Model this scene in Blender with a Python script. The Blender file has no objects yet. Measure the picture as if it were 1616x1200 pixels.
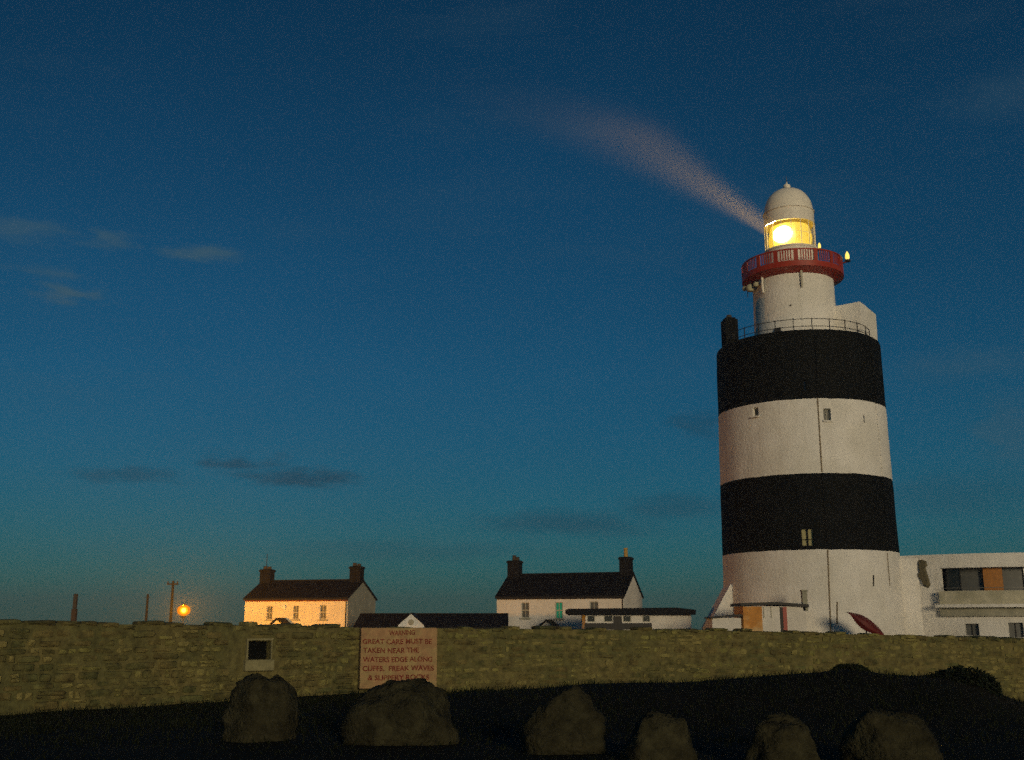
import bpy, math, random
from mathutils import Vector, noise, Matrix

random.seed(7)
PI = math.pi
R = math.radians
sc = bpy.context.scene
COL = sc.collection

# ------------------------------------------------------------------ camera
EYE = Vector((0.0, 0.0, 1.7))
FPX = 1700.0                      # focal length in photograph pixels (1616 wide)
PITCH = math.atan(387.0 / FPX)
cd = bpy.data.cameras.new('camera')
cam = bpy.data.objects.new('camera', cd)
COL.objects.link(cam)
cd.sensor_width = 36.0
cd.lens = 36.0 * FPX / 1616.0
cd.clip_start = 0.1
cd.clip_end = 9000.0
cam.location = EYE
cam.rotation_euler = (PI / 2 + PITCH, 0, 0)
sc.camera = cam

# ------------------------------------------------------------------ sky, sun, exposure
SUN_AZ = R(164)
SUN_EL = R(7.0)
W = bpy.data.worlds.new('World')
sc.world = W
W.use_nodes = True
nt = W.node_tree
bg = nt.nodes['Background']


def wn(t, **kw):
    n = nt.nodes.new(t)
    for k, v in kw.items():
        setattr(n, k, v)
    return n


def wl(a, b):
    nt.links.new(a, b)


sky = wn('ShaderNodeTexSky', sky_type='NISHITA', sun_disc=False, sun_elevation=SUN_EL, sun_rotation=SUN_AZ,
         altitude=0.0, air_density=1.0, dust_density=0.1, ozone_density=4.0)
tint = wn('ShaderNodeMix', data_type='RGBA', blend_type='MULTIPLY')
tint.inputs[0].default_value = 1.0
tint.inputs[7].default_value = (0.18, 0.82, 0.93, 1)
wl(sky.outputs[0], tint.inputs[6])
SKY_STRENGTH = 0.05
tc = wn('ShaderNodeTexCoord')
sp = wn('ShaderNodeSeparateXYZ')
wl(tc.outputs['Generated'], sp.inputs[0])
# dusk falls off towards the zenith and in the murk along the horizon
fall = wn('ShaderNodeValToRGB')
fe = fall.color_ramp.elements
fe[0].position, fe[0].color = 0.0, (0.74, 0.74, 0.74, 1)
fe[1].position, fe[1].color = 1.0, (0.42, 0.42, 0.42, 1)
for pos, v in ((0.10, 0.80), (0.22, 0.90), (0.36, 0.84), (0.54, 0.70)):
    e_ = fe.new(pos)
    e_.color = (v, v, v, 1)
wl(sp.outputs[2], fall.inputs[0])
fm = wn('ShaderNodeMix', data_type='RGBA', blend_type='MULTIPLY')
fm.inputs[0].default_value = 1.0
wl(tint.outputs[2], fm.inputs[6])
wl(fall.outputs[0], fm.inputs[7])
# wisps of thin cloud over the whole dome, and the larger ones at their bearings
az = wn('ShaderNodeMath', operation='ARCTAN2')
wl(sp.outputs[0], az.inputs[0])
wl(sp.outputs[1], az.inputs[1])
el = wn('ShaderNodeMath', operation='ARCSINE')
wl(sp.outputs[2], el.inputs[0])
ae = wn('ShaderNodeCombineXYZ')
wl(az.outputs[0], ae.inputs[0])
wl(el.outputs[0], ae.inputs[1])
mpa = wn('ShaderNodeMapping')
mpa.inputs['Scale'].default_value = (22.0, 70.0, 1.0)
wl(ae.outputs[0], mpa.inputs[0])
wob = wn('ShaderNodeTexNoise')
wob.inputs['Scale'].default_value = 1.0
wob.inputs['Detail'].default_value = 5.0
wob.inputs['Roughness'].default_value = 0.6
wl(mpa.outputs[0], wob.inputs['Vector'])
wsub = wn('ShaderNodeVectorMath', operation='SUBTRACT')
wsub.inputs[1].default_value = (0.5, 0.5, 0.5)
wl(wob.outputs['Color'], wsub.inputs[0])
wsc = wn('ShaderNodeVectorMath', operation='MULTIPLY')
wsc.inputs[1].default_value = (0.12, 0.026, 0.0)
wl(wsub.outputs[0], wsc.inputs[0])
wpos = wn('ShaderNodeVectorMath', operation='ADD')
wl(ae.outputs[0], wpos.inputs[0])
wl(wsc.outputs[0], wpos.inputs[1])


def bearing(px, py):
    dx, dy = (px - 808.0) / FPX, (600.0 - py) / FPX
    d = Vector((dx, math.cos(PITCH) - dy * math.sin(PITCH), math.sin(PITCH) + dy * math.cos(PITCH))).normalized()
    return math.atan2(d.x, d.y), math.asin(d.z)


def wisps(lst):
    acc = None
    for px, py, hw, hh, amt in lst:
        a, e = bearing(px, py)
        sb = wn('ShaderNodeVectorMath', operation='SUBTRACT')
        sb.inputs[1].default_value = (a, e, 0)
        wl(wpos.outputs[0], sb.inputs[0])
        ml = wn('ShaderNodeVectorMath', operation='MULTIPLY')
        ml.inputs[1].default_value = (FPX / hw, FPX / hh, 0)
        wl(sb.outputs[0], ml.inputs[0])
        ln = wn('ShaderNodeVectorMath', operation='LENGTH')
        wl(ml.outputs[0], ln.inputs[0])
        mr_ = wn('ShaderNodeMapRange', interpolation_type='SMOOTHERSTEP')
        mr_.inputs[1].default_value = 1.3
        mr_.inputs[2].default_value = 0.0
        mr_.inputs[4].default_value = amt
        wl(ln.outputs['Value'], mr_.inputs[0])
        if acc is None:
            acc = mr_.outputs[0]
        else:
            mx_ = wn('ShaderNodeMath', operation='MAXIMUM')
            wl(acc, mx_.inputs[0])
            wl(mr_.outputs[0], mx_.inputs[1])
            acc = mx_.outputs[0]
    return acc


light_w = wisps([(325, 403, 75, 17, 0.65), (100, 465, 55, 16, 0.7), (175, 375, 48, 17, 0.5), (80, 430, 70, 14, 0.4), (20, 360, 90, 20, 0.45),
                 (1590, 150, 120, 40, 0.18), (1540, 575, 150, 26, 0.22), (1600, 680, 60, 70, 0.28)])
dark_w = wisps([(470, 755, 110, 17, 0.75), (375, 728, 70, 17, 0.65), (200, 752, 100, 15, 0.45), (900, 828, 170, 26, 0.50), (1080, 800, 120, 28, 0.40),
                (1110, 675, 50, 30, 0.45), (1500, 780, 160, 40, 0.25), (650, 870, 260, 18, 0.22)])
mp = wn('ShaderNodeMapping')
mp.inputs['Scale'].default_value = (3.2, 3.2, 17.0)
mp.inputs['Location'].default_value = (4.3, 9.4, 2.2)
wl(tc.outputs['Generated'], mp.inputs[0])
nz = wn('ShaderNodeTexNoise')
nz.inputs['Scale'].default_value = 1.0
nz.inputs['Detail'].default_value = 6.0
nz.inputs['Roughness'].default_value = 0.62
wl(mp.outputs[0], nz.inputs['Vector'])
gen = wn('ShaderNodeMapRange')
gen.inputs[1].default_value = 0.52
gen.inputs[2].default_value = 0.85
gen.inputs[4].default_value = 0.20
wl(nz.outputs['Fac'], gen.inputs[0])
lmax = wn('ShaderNodeMath', operation='MAXIMUM')
wl(light_w, lmax.inputs[0])
wl(gen.outputs[0], lmax.inputs[1])
mp2 = wn('ShaderNodeMapping')
mp2.inputs['Scale'].default_value = (1.6, 1.6, 3.0)
mp2.inputs['Location'].default_value = (7.1, 3.3, 0.8)
wl(tc.outputs['Generated'], mp2.inputs[0])
nz2 = wn('ShaderNodeTexNoise')
nz2.inputs['Scale'].default_value = 1.5
nz2.inputs['Detail'].default_value = 3.0
wl(mp2.outputs[0], nz2.inputs['Vector'])
mott = wn('ShaderNodeMapRange')
mott.inputs[3].default_value = 0.84
mott.inputs[4].default_value = 1.16
wl(nz2.outputs['Fac'], mott.inputs[0])
msc = wn('ShaderNodeVectorMath', operation='SCALE')
wl(fm.outputs[2], msc.inputs[0])
wl(mott.outputs[0], msc.inputs['Scale'])
cl1 = wn('ShaderNodeMix', data_type='RGBA')
cl1.inputs[7].default_value = tuple(c / SKY_STRENGTH for c in (0.048, 0.098, 0.130)) + (1,)
wl(lmax.outputs[0], cl1.inputs[0])
wl(msc.outputs[0], cl1.inputs[6])
cl2 = wn('ShaderNodeMix', data_type='RGBA')
cl2.inputs[7].default_value = tuple(c / SKY_STRENGTH for c in (0.012, 0.052, 0.088)) + (1,)
wl(dark_w, cl2.inputs[0])
wl(cl1.outputs[2], cl2.inputs[6])
wl(cl2.outputs[2], bg.inputs[0])
bg.inputs[1].default_value = SKY_STRENGTH

sd = bpy.data.lights.new('sun', 'SUN')
sd.energy = 1.65
sd.angle = R(14)
sd.color = (1.0, 0.81, 0.51)
sun = bpy.data.objects.new('sun', sd)
COL.objects.link(sun)
sdir = Vector((math.sin(SUN_AZ) * math.cos(SUN_EL), math.cos(SUN_AZ) * math.cos(SUN_EL), math.sin(SUN_EL)))
sun.rotation_euler = sdir.to_track_quat('Z', 'Y').to_euler()
sun.location = sdir * 60

sc.view_settings.view_transform = 'Standard'
sc.view_settings.look = 'None'
sc.view_settings.exposure = 0.0
sc.view_settings.gamma = 1.0
sc.cycles.use_denoising = False
sc.cycles.max_bounces = 6
sc.cycles.diffuse_bounces = 3
sc.cycles.glossy_bounces = 3
sc.cycles.transmission_bounces = 4
sc.cycles.transparent_max_bounces = 12
sc.cycles.volume_bounces = 0
sc.cycles.sample_clamp_indirect = 4.0
sc.cycles.adaptive_threshold = 0.02
sc.cycles.use_light_tree = False
W.cycles.sampling_method = 'MANUAL'
W.cycles.sample_map_resolution = 256


# ------------------------------------------------------------------ helpers
def at(px, py, Y):
    """world point on the sight line of a photograph pixel at northing Y"""
    dx = (px - 808.0) / FPX
    dy = (600.0 - py) / FPX
    d = Vector((dx, math.cos(PITCH) - dy * math.sin(PITCH), math.sin(PITCH) + dy * math.cos(PITCH)))
    return EYE + d * (Y / d.y)


def lerp(a, b, t):
    return a + (b - a) * t


def interp(tab, x):
    if x <= tab[0][0]:
        return tab[0][1]
    for (x0, y0), (x1, y1) in zip(tab, tab[1:]):
        if x <= x1:
            return lerp(y0, y1, (x - x0) / (x1 - x0))
    return tab[-1][1]


def smooth(t):
    t = max(0.0, min(1.0, t))
    return t * t * (3 - 2 * t)


class MB:
    """collects verts and faces, builds one mesh object"""

    def __init__(s):
        s.v = []
        s.f = []

    def add(s, vs, fs):
        o = len(s.v)
        s.v += [Vector(p) for p in vs]
        s.f += [tuple(i + o for i in f) for f in fs]
        return s

    def box(s, x0, x1, y0, y1, z0, z1, bev=0.0):
        if bev <= 0:
            return s.add([(x0, y0, z0), (x1, y0, z0), (x1, y1, z0), (x0, y1, z0),
                          (x0, y0, z1), (x1, y0, z1), (x1, y1, z1), (x0, y1, z1)],
                         [(0, 3, 2, 1), (4, 5, 6, 7), (0, 1, 5, 4), (1, 2, 6, 5), (2, 3, 7, 6), (3, 0, 4, 7)])
        b = bev
        vs = []
        for z, i in ((z0, b), (z0 + b, 0), (z1 - b, 0), (z1, b)):
            vs += [(x0 + i, y0 + i, z), (x1 - i, y0 + i, z), (x1 - i, y1 - i, z), (x0 + i, y1 - i, z)]
        fs = [(3, 2, 1, 0), (12, 13, 14, 15)]
        for k in range(3):
            for j in range(4):
                a = k * 4 + j
                c = k * 4 + (j + 1) % 4
                fs.append((a, c, c + 4, a + 4))
        return s.add(vs, fs)

    def prism(s, poly, y0, y1):
        """poly of (x,z) extruded along y"""
        n = len(poly)
        vs = [(x, y0, z) for x, z in poly] + [(x, y1, z) for x, z in poly]
        fs = [tuple(range(n)), tuple(range(2 * n - 1, n - 1, -1))]
        for i in range(n):
            j = (i + 1) % n
            fs.append((i, i + n, j + n, j))
        return s.add(vs, fs)

    def prismz(s, poly, z0, z1):
        n = len(poly)
        vs = [(x, y, z0) for x, y in poly] + [(x, y, z1) for x, y in poly]
        fs = [tuple(range(n - 1, -1, -1)), tuple(range(n, 2 * n))]
        for i in range(n):
            j = (i + 1) % n
            fs.append((i, j, j + n, i + n))
        return s.add(vs, fs)

    def lathe(s, prof, n=48, cx=0, cy=0, closed=False):
        vs = []
        for r, z in prof:
            for k in range(n):
                a = 2 * PI * k / n
                vs.append((cx + r * math.cos(a), cy + r * math.sin(a), z))
        fs = []
        m = len(prof)
        for i in range(m - 1):
            for k in range(n):
                a = i * n + k
                b = i * n + (k + 1) % n
                fs.append((a, b, b + n, a + n))
        if closed:
            for k in range(n):
                a = (m - 1) * n + k
                b = (m - 1) * n + (k + 1) % n
                fs.append((a, b, (k + 1) % n, k))
        else:
            if prof[0][0] > 1e-6:
                fs.append(tuple(range(n - 1, -1, -1)))
            if prof[-1][0] > 1e-6:
                fs.append(tuple(range((m - 1) * n, m * n)))
        return s.add(vs, fs)

    def tube(s, pts, rad, n=8):
        pts = [Vector(p) for p in pts]
        vs, fs = [], []
        rr = rad if isinstance(rad, (list, tuple)) else [rad] * len(pts)
        for i, p in enumerate(pts):
            t = (pts[min(i + 1, len(pts) - 1)] - pts[max(i - 1, 0)]).normalized()
            u = t.orthogonal().normalized() if abs(t.z) > 0.95 else t.cross(Vector((0, 0, 1))).normalized()
            w = t.cross(u)
            for k in range(n):
                a = 2 * PI * k / n
                vs.append(p + (u * math.cos(a) + w * math.sin(a)) * rr[i])
        for i in range(len(pts) - 1):
            for k in range(n):
                a = i * n + k
                b = i * n + (k + 1) % n
                fs.append((a, b, b + n, a + n))
        fs.append(tuple(range(n - 1, -1, -1)))
        fs.append(tuple(range((len(pts) - 1) * n, len(pts) * n)))
        return s.add(vs, fs)

    def mesh(s, name, mat=None, smoothed=False):
        me = bpy.data.meshes.new(name)
        me.from_pydata([tuple(v) for v in s.v], [], s.f)
        me.update()
        if mat:
            me.materials.append(mat)
        if smoothed:
            for p in me.polygons:
                p.use_smooth = True
            try:
                me.set_sharp_from_angle(angle=R(40))
            except Exception:
                pass
        return me

    def build(s, name, mat, parent=None, smoothed=False, loc=None, rz=None):
        me = s.mesh(name, mat, smoothed)
        return link(name, me, parent, loc, rz)


def link(name, me, parent=None, loc=None, rz=None):
    o = bpy.data.objects.new(name, me)
    COL.objects.link(o)
    if parent:
        o.parent = parent
    if loc is not None:
        o.location = loc
    if rz is not None:
        o.rotation_euler = (0, 0, rz)
    return o


def tag(o, label=None, cat=None, group=None, kind=None):
    if label:
        o['label'] = label
    if cat:
        o['category'] = cat
    if group:
        o['group'] = group
    if kind:
        o['kind'] = kind
    return o


def empty(name, loc, label, cat, group=None, rz=0.0):
    o = bpy.data.objects.new(name, None)
    COL.objects.link(o)
    o.location = loc
    o.rotation_euler = (0, 0, rz)
    o.empty_display_size = 0.3
    return tag(o, label, cat, group)


def grid_wall(mb, P, us, zs, openings, depth, inward):
    """P(u,z)->Vector, inward(u)->Vector. Openings (u0,u1,z0,z1) are left out and given reveals."""
    us = sorted(set([round(u, 5) for u in us] + [round(v, 5) for o in openings for v in o[:2]]))
    zs = sorted(set([round(z, 5) for z in zs] + [round(v, 5) for o in openings for v in o[2:4]]))
    nu, nz_ = len(us), len(zs)
    off = len(mb.v)
    for z in zs:
        for u in us:
            mb.v.append(P(u, z))
    for j in range(nz_ - 1):
        for i in range(nu - 1):
            um, zm = (us[i] + us[i + 1]) / 2, (zs[j] + zs[j + 1]) / 2
            if any(o[0] < um < o[1] and o[2] < zm < o[3] for o in openings):
                continue
            a = off + j * nu + i
            mb.f.append((a, a + 1, a + nu + 1, a + nu))
    for (u0, u1, z0, z1) in [o[:4] for o in openings]:
        ring = [(u0, z0), (u1, z0), (u1, z1), (u0, z1)]
        o2 = len(mb.v)
        for u, z in ring:
            mb.v.append(P(u, z))
        for u, z in ring:
            mb.v.append(P(u, z) + inward(u) * depth)
        for k in range(4):
            l = (k + 1) % 4
            mb.f.append((o2 + k, o2 + 4 + k, o2 + 4 + l, o2 + l))
    return mb


# ------------------------------------------------------------------ materials
def mat(name, base, rough=0.8, var=0.25, vscale=3.0, bump=0.3, bscale=25.0, second=None, sec_amt=0.5, sec_scale=1.2,
        streak=0.0, streak_col=(0.2, 0.17, 0.11), metallic=0.0, spec=0.3, bdist=0.02, seed=0.0, rand=0.0):
    m = bpy.data.materials.new(name)
    m.use_nodes = True
    t = m.node_tree
    b = t.nodes['Principled BSDF']
    b.inputs['Roughness'].default_value = rough
    b.inputs['Metallic'].default_value = metallic
    b.inputs['Specular IOR Level'].default_value = spec

    def N(ty, **kw):
        n = t.nodes.new(ty)
        for k, v in kw.items():
            setattr(n, k, v)
        return n
    tcn = N('ShaderNodeNewGeometry')
    vec = tcn.outputs['Position']
    n1 = N('ShaderNodeTexNoise')
    n1.inputs['Scale'].default_value = vscale
    n1.inputs['Detail'].default_value = 7
    n1.inputs['Roughness'].default_value = 0.65
    t.links.new(vec, n1.inputs['Vector'])
    mr = N('ShaderNodeMapRange')
    mr.inputs[1].default_value = 0.3
    mr.inputs[2].default_value = 0.7
    mr.inputs[3].default_value = 1 - var
    mr.inputs[4].default_value = 1 + var
    t.links.new(n1.outputs['Fac'], mr.inputs[0])
    col = N('ShaderNodeRGB')
    col.outputs[0].default_value = (*base, 1)
    cur = col.outputs[0]
    if second:
        n2 = N('ShaderNodeTexNoise')
        n2.inputs['Scale'].default_value = sec_scale
        n2.inputs['Detail'].default_value = 5
        t.links.new(vec, n2.inputs['Vector'])
        r2 = N('ShaderNodeMapRange')
        r2.inputs[1].default_value = 0.42
        r2.inputs[2].default_value = 0.62
        r2.inputs[4].default_value = sec_amt
        t.links.new(n2.outputs['Fac'], r2.inputs[0])
        mx = N('ShaderNodeMix', data_type='RGBA')
        mx.inputs[7].default_value = (*second, 1)
        t.links.new(r2.outputs[0], mx.inputs[0])
        t.links.new(cur, mx.inputs[6])
        cur = mx.outputs[2]
    if streak > 0:
        mpn = N('ShaderNodeMapping')
        mpn.inputs['Scale'].default_value = (1.6, 1.6, 0.12)
        t.links.new(vec, mpn.inputs[0])
        n3 = N('ShaderNodeTexNoise')
        n3.inputs['Scale'].default_value = 1.0
        n3.inputs['Detail'].default_value = 6
        n3.inputs['Roughness'].default_value = 0.7
        t.links.new(mpn.outputs[0], n3.inputs['Vector'])
        r3 = N('ShaderNodeMapRange')
        r3.inputs[1].default_value = 0.5
        r3.inputs[2].default_value = 0.78
        r3.inputs[4].default_value = streak
        t.links.new(n3.outputs['Fac'], r3.inputs[0])
        mx = N('ShaderNodeMix', data_type='RGBA')
        mx.inputs[7].default_value = (*streak_col, 1)
        t.links.new(r3.outputs[0], mx.inputs[0])
        t.links.new(cur, mx.inputs[6])
        cur = mx.outputs[2]
    if rand > 0:
        oi = N('ShaderNodeObjectInfo')
        ro = N('ShaderNodeMapRange')
        ro.inputs[3].default_value = 1 - rand
        ro.inputs[4].default_value = 1 + rand
        t.links.new(oi.outputs['Random'], ro.inputs[0])
        mm = N('ShaderNodeMath', operation='MULTIPLY')
        t.links.new(ro.outputs[0], mm.inputs[0])
        t.links.new(mr.outputs[0], mm.inputs[1])
        fac = mm.outputs[0]
    else:
        fac = mr.outputs[0]
    sv = N('ShaderNodeVectorMath', operation='SCALE')
    t.links.new(cur, sv.inputs[0])
    t.links.new(fac, sv.inputs['Scale'])
    t.links.new(sv.outputs[0], b.inputs['Base Color'])
    if bump > 0:
        nb = N('ShaderNodeTexNoise')
        nb.inputs['Scale'].default_value = bscale
        nb.inputs['Detail'].default_value = 6
        t.links.new(vec, nb.inputs['Vector'])
        bp = N('ShaderNodeBump')
        bp.inputs['Strength'].default_value = bump
        bp.inputs['Distance'].default_value = bdist
        t.links.new(nb.outputs['Fac'], bp.inputs['Height'])
        t.links.new(bp.outputs[0], b.inputs['Normal'])
    return m


def emis(name, color, strength, base=(0.8, 0.7, 0.4)):
    m = bpy.data.materials.new(name)
    m.use_nodes = True
    m.cycles.emission_sampling = 'AUTO' if strength > 15 else 'NONE'
    b = m.node_tree.nodes['Principled BSDF']
    b.inputs['Base Color'].default_value = (*base, 1)
    b.inputs['Emission Color'].default_value = (*color, 1)
    b.inputs['Emission Strength'].default_value = strength
    b.inputs['Roughness'].default_value = 0.4
    return m


def glass_thin(name, tintc=(0.95, 0.97, 0.95), gloss=0.08):
    m = bpy.data.materials.new(name)
    m.use_nodes = True
    t = m.node_tree
    t.nodes.remove(t.nodes['Principled BSDF'])
    out = t.nodes['Material Output']
    tr = t.nodes.new('ShaderNodeBsdfTransparent')
    tr.inputs[0].default_value = (*tintc, 1)
    gl = t.nodes.new('ShaderNodeBsdfGlossy')
    gl.inputs['Roughness'].default_value = 0.05
    mx = t.nodes.new('ShaderNodeMixShader')
    mx.inputs[0].default_value = gloss
    t.links.new(tr.outputs[0], mx.inputs[1])
    t.links.new(gl.outputs[0], mx.inputs[2])
    t.links.new(mx.outputs[0], out.inputs[0])
    return m


M = {}
M['white'] = mat('white_limewash', (0.81, 0.77, 0.71), 0.85, 0.07, 0.8, 0.8, 6.0, second=(0.70, 0.66, 0.58), sec_amt=0.6,
                 sec_scale=0.45, streak=0.35, streak_col=(0.42, 0.37, 0.28), bdist=0.06)
M['black'] = mat('black_masonry_paint', (0.0055, 0.006, 0.005), 0.75, 0.3, 1.2, 0.6, 9.0, streak=0.5,
                 streak_col=(0.010, 0.010, 0.008), bdist=0.04, spec=0.08)
M['house_white'] = mat('cottage_render', (0.74, 0.69, 0.62), 0.9, 0.06, 1.5, 0.4, 20, second=(0.60, 0.55, 0.47),
                       sec_amt=0.4, sec_scale=0.8, streak=0.2, streak_col=(0.42, 0.37, 0.28))
M['lamp_gold_render'] = mat('lamp_gold_cottage_render', (0.74, 0.65, 0.48), 0.9, 0.06, 1.5, 0.4, 20, second=(0.62, 0.53, 0.37), sec_amt=0.4,
                        sec_scale=0.8, streak=0.2, streak_col=(0.42, 0.36, 0.25))  # white render tinted cream: the street lamp's gold put into its colour
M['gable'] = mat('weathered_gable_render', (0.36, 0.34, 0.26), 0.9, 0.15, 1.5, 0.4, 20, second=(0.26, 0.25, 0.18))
M['parapet'] = mat('weathered_parapet_render', (0.50, 0.46, 0.34), 0.9, 0.15, 1.5, 0.4, 20, second=(0.38, 0.36, 0.24), streak=0.4)
M['slate'] = mat('slate', (0.005, 0.005, 0.0055), 0.7, 0.3, 5.0, 0.5, 18, spec=0.2)
M['dark_render'] = mat('dark_chimney_render', (0.007, 0.007, 0.008), 0.85, 0.3, 5.0, 0.4, 20, spec=0.2)
M['pot_yellow'] = mat('buff_clay', (0.42, 0.27, 0.08), 0.8, 0.2, 8)
M['pot_dark'] = mat('sooty_clay', (0.06, 0.045, 0.03), 0.85, 0.2, 8)
M['red'] = mat('red_gloss_paint', (0.34, 0.034, 0.010), 0.45, 0.15, 4.0, 0.2, 30, second=(0.28, 0.02, 0.012), sec_amt=0.6)
M['red_dull'] = mat('dull_red_paint', (0.14, 0.014, 0.010), 0.6, 0.2, 3.0, 0.2, 30)
M['iron'] = mat('dark_iron', (0.035, 0.032, 0.028), 0.6, 0.3, 6, 0.3, 40, metallic=0.3)
M['frame'] = mat('painted_frame', (0.45, 0.42, 0.33), 0.6, 0.1, 8, 0.1, 40)
M['cream_trim'] = mat('cream_metal', (0.76, 0.70, 0.60), 0.5, 0.08, 4, 0.15, 30)
M['window_dark'] = mat('window_glass_dark', (0.02, 0.022, 0.022), 0.12, 0.1, 3, 0.0, spec=0.5)
M['window_grey'] = mat('window_glass_grey', (0.10, 0.10, 0.09), 0.55, 0.2, 3, 0.0, spec=0.5)
M['window_lit'] = mat('lit_cream_window_pane', (0.40, 0.36, 0.18), 0.7, 0.1, 6, 0.1, 40)  # lit cream look of the window put into its pane colour
M['window_green'] = mat('green_lit_window_pane', (0.02, 0.42, 0.28), 0.7, 0.1, 6, 0.1, 30)  # green lit look of the window put into its pane colour
M['orange_panel'] = mat('orange_timber_panel', (0.40, 0.165, 0.035), 0.6, 0.2, 5, 0.2, 30)
M['orange_corner'] = mat('ochre_corner_colour', (0.55, 0.24, 0.05), 0.8, 0.2, 2.5, 0.2, 30, second=(0.66, 0.46, 0.22), sec_amt=0.8, sec_scale=1.0)
M['stone'] = mat('weathered_rubble_stone', (0.158, 0.126, 0.042), 0.92, 0.55, 5.0, 0.9, 30, second=(0.105, 0.108, 0.036), sec_amt=0.9,
                 sec_scale=0.9, bdist=0.04, rand=0.14)
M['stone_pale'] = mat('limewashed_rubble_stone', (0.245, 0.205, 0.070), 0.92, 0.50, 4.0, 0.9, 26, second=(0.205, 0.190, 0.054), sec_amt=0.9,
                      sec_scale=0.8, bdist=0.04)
M['mortar'] = mat('lime_mortar', (0.165, 0.137, 0.048), 0.95, 0.45, 5.0, 0.9, 22, second=(0.105, 0.103, 0.036), sec_amt=0.8,
                  sec_scale=0.7, bdist=0.04)
M['pale_stone'] = mat('pale_lichened_stone', (0.27, 0.24, 0.12), 0.9, 0.3, 6.0, 0.6, 25)
M['sign'] = mat('faded_sign_paint', (0.37, 0.215, 0.105), 0.85, 0.22, 5.0, 0.4, 25, second=(0.38, 0.275, 0.12), sec_amt=0.9,
                sec_scale=2.2, bdist=0.01)
M['letter'] = mat('faded_dark_red_lettering', (0.17, 0.018, 0.012), 0.8, 0.4, 16.0, 0.2, 40, second=(0.26, 0.09, 0.04), sec_amt=0.6,
                  sec_scale=9.0)
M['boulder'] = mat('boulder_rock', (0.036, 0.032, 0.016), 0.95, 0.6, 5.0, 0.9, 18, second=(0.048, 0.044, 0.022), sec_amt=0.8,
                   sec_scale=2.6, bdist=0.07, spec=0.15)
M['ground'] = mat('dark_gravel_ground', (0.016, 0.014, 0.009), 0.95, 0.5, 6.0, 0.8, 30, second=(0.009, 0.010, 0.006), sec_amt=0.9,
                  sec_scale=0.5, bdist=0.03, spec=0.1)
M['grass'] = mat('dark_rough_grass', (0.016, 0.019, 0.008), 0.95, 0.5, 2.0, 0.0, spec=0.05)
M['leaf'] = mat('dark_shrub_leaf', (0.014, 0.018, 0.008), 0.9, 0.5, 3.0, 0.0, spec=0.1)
M['twig'] = mat('shrub_twig', (0.02, 0.015, 0.01), 0.9)
M['wood'] = mat('weathered_pole', (0.03, 0.022, 0.015), 0.9, 0.3, 6)
M['post_stone'] = mat('weathered_stone_post', (0.07, 0.04, 0.02), 0.9, 0.3, 4)
M['sea'] = mat('sea_water', (0.012, 0.022, 0.028), 0.25, 0.2, 0.05, 0.5, 0.6, bdist=0.4, spec=0.5)
M['glass'] = glass_thin('lantern_glass')
M['lens'] = emis('optic_prisms', (1.0, 0.58, 0.012), 1.0)
M['bullseye'] = emis('optic_bullseye', (1.0, 0.74, 0.26), 22.0)
M['lamp_small'] = emis('small_lamp_glass', (1.0, 0.72, 0.10), 1.1)
M['sodium'] = emis('sodium_bulb', (1.0, 0.62, 0.16), 12.0)
def glow_glass(name, trc, emc, ems, fac):
    gm = bpy.data.materials.new(name)
    gm.use_nodes = True
    gm.cycles.emission_sampling = 'NONE'
    gt = gm.node_tree
    gt.nodes.remove(gt.nodes['Principled BSDF'])
    g_t = gt.nodes.new('ShaderNodeBsdfTransparent')
    g_t.inputs[0].default_value = (*trc, 1)
    g_e = gt.nodes.new('ShaderNodeEmission')
    g_e.inputs[0].default_value = (*emc, 1)
    g_e.inputs[1].default_value = ems
    g_m = gt.nodes.new('ShaderNodeMixShader')
    g_m.inputs[0].default_value = fac
    gt.links.new(g_t.outputs[0], g_m.inputs[1])
    gt.links.new(g_e.outputs[0], g_m.inputs[2])
    gt.links.new(g_m.outputs[0], gt.nodes['Material Output'].inputs[0])
    return gm


M['halo_globe'] = glow_glass('lamp_globe_halo_glow', (1.0, 0.85, 0.55), (1.0, 0.24, 0.004), 1.3, 0.40)  # lamp globe made oversized and glowing to stand in for the halo
M['glow_shell'] = glow_glass('inner_lamp_glow', (1.0, 0.9, 0.7), (1.0, 0.60, 0.03), 2.6, 0.45)  # added glowing shell, grades the halo from bulb to globe
M['grey_metal'] = mat('galvanised_metal', (0.16, 0.15, 0.13), 0.5, 0.15, 6, metallic=0.4)
M['pipe'] = mat('stained_pipe', (0.26, 0.21, 0.14), 0.8, 0.3, 3.0)
M['bronze'] = mat('dark_relief_metal', (0.12, 0.10, 0.055), 0.8, 0.5, 9.0, 0.8, 20)
M['floodlight'] = mat('weathered_lamp_housing', (0.40, 0.37, 0.24), 0.6, 0.2, 6)

# ------------------------------------------------------------------ wall line and ground
# px, northing, top row, base row of the boundary wall in the photograph
WCTRL = [(-330, 22.6, 976, 1160), (-60, 25.6, 977, 1134), (560, 32.0, 987, 1094), (1100, 35.5, 992, 1090),
         (1440, 37.5, 1000, 1100), (1900, 40.0, 1020, 1124)]
WP = []
for px, Y, yt, yb in WCTRL:
    t_ = at(px, yt, Y)
    b_ = at(px, yb, Y)
    WP.append((t_.x, Y, t_.z, b_.z))
wall_y = [(p[0], p[1]) for p in WP]
wall_b = [(p[0], p[3]) for p in WP]
BANK_Y = 23.5
BANK = [(560, 1140), (640, 1115), (720, 1092), (830, 1086), (950, 1080), (1100, 1075), (1200, 1068), (1290, 1063), (1340, 1055), (1385, 1063), (1430, 1067),
        (1480, 1063), (1530, 1069), (1560, 1082), (1590, 1101), (1640, 1122), (1700, 1134)]
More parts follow.
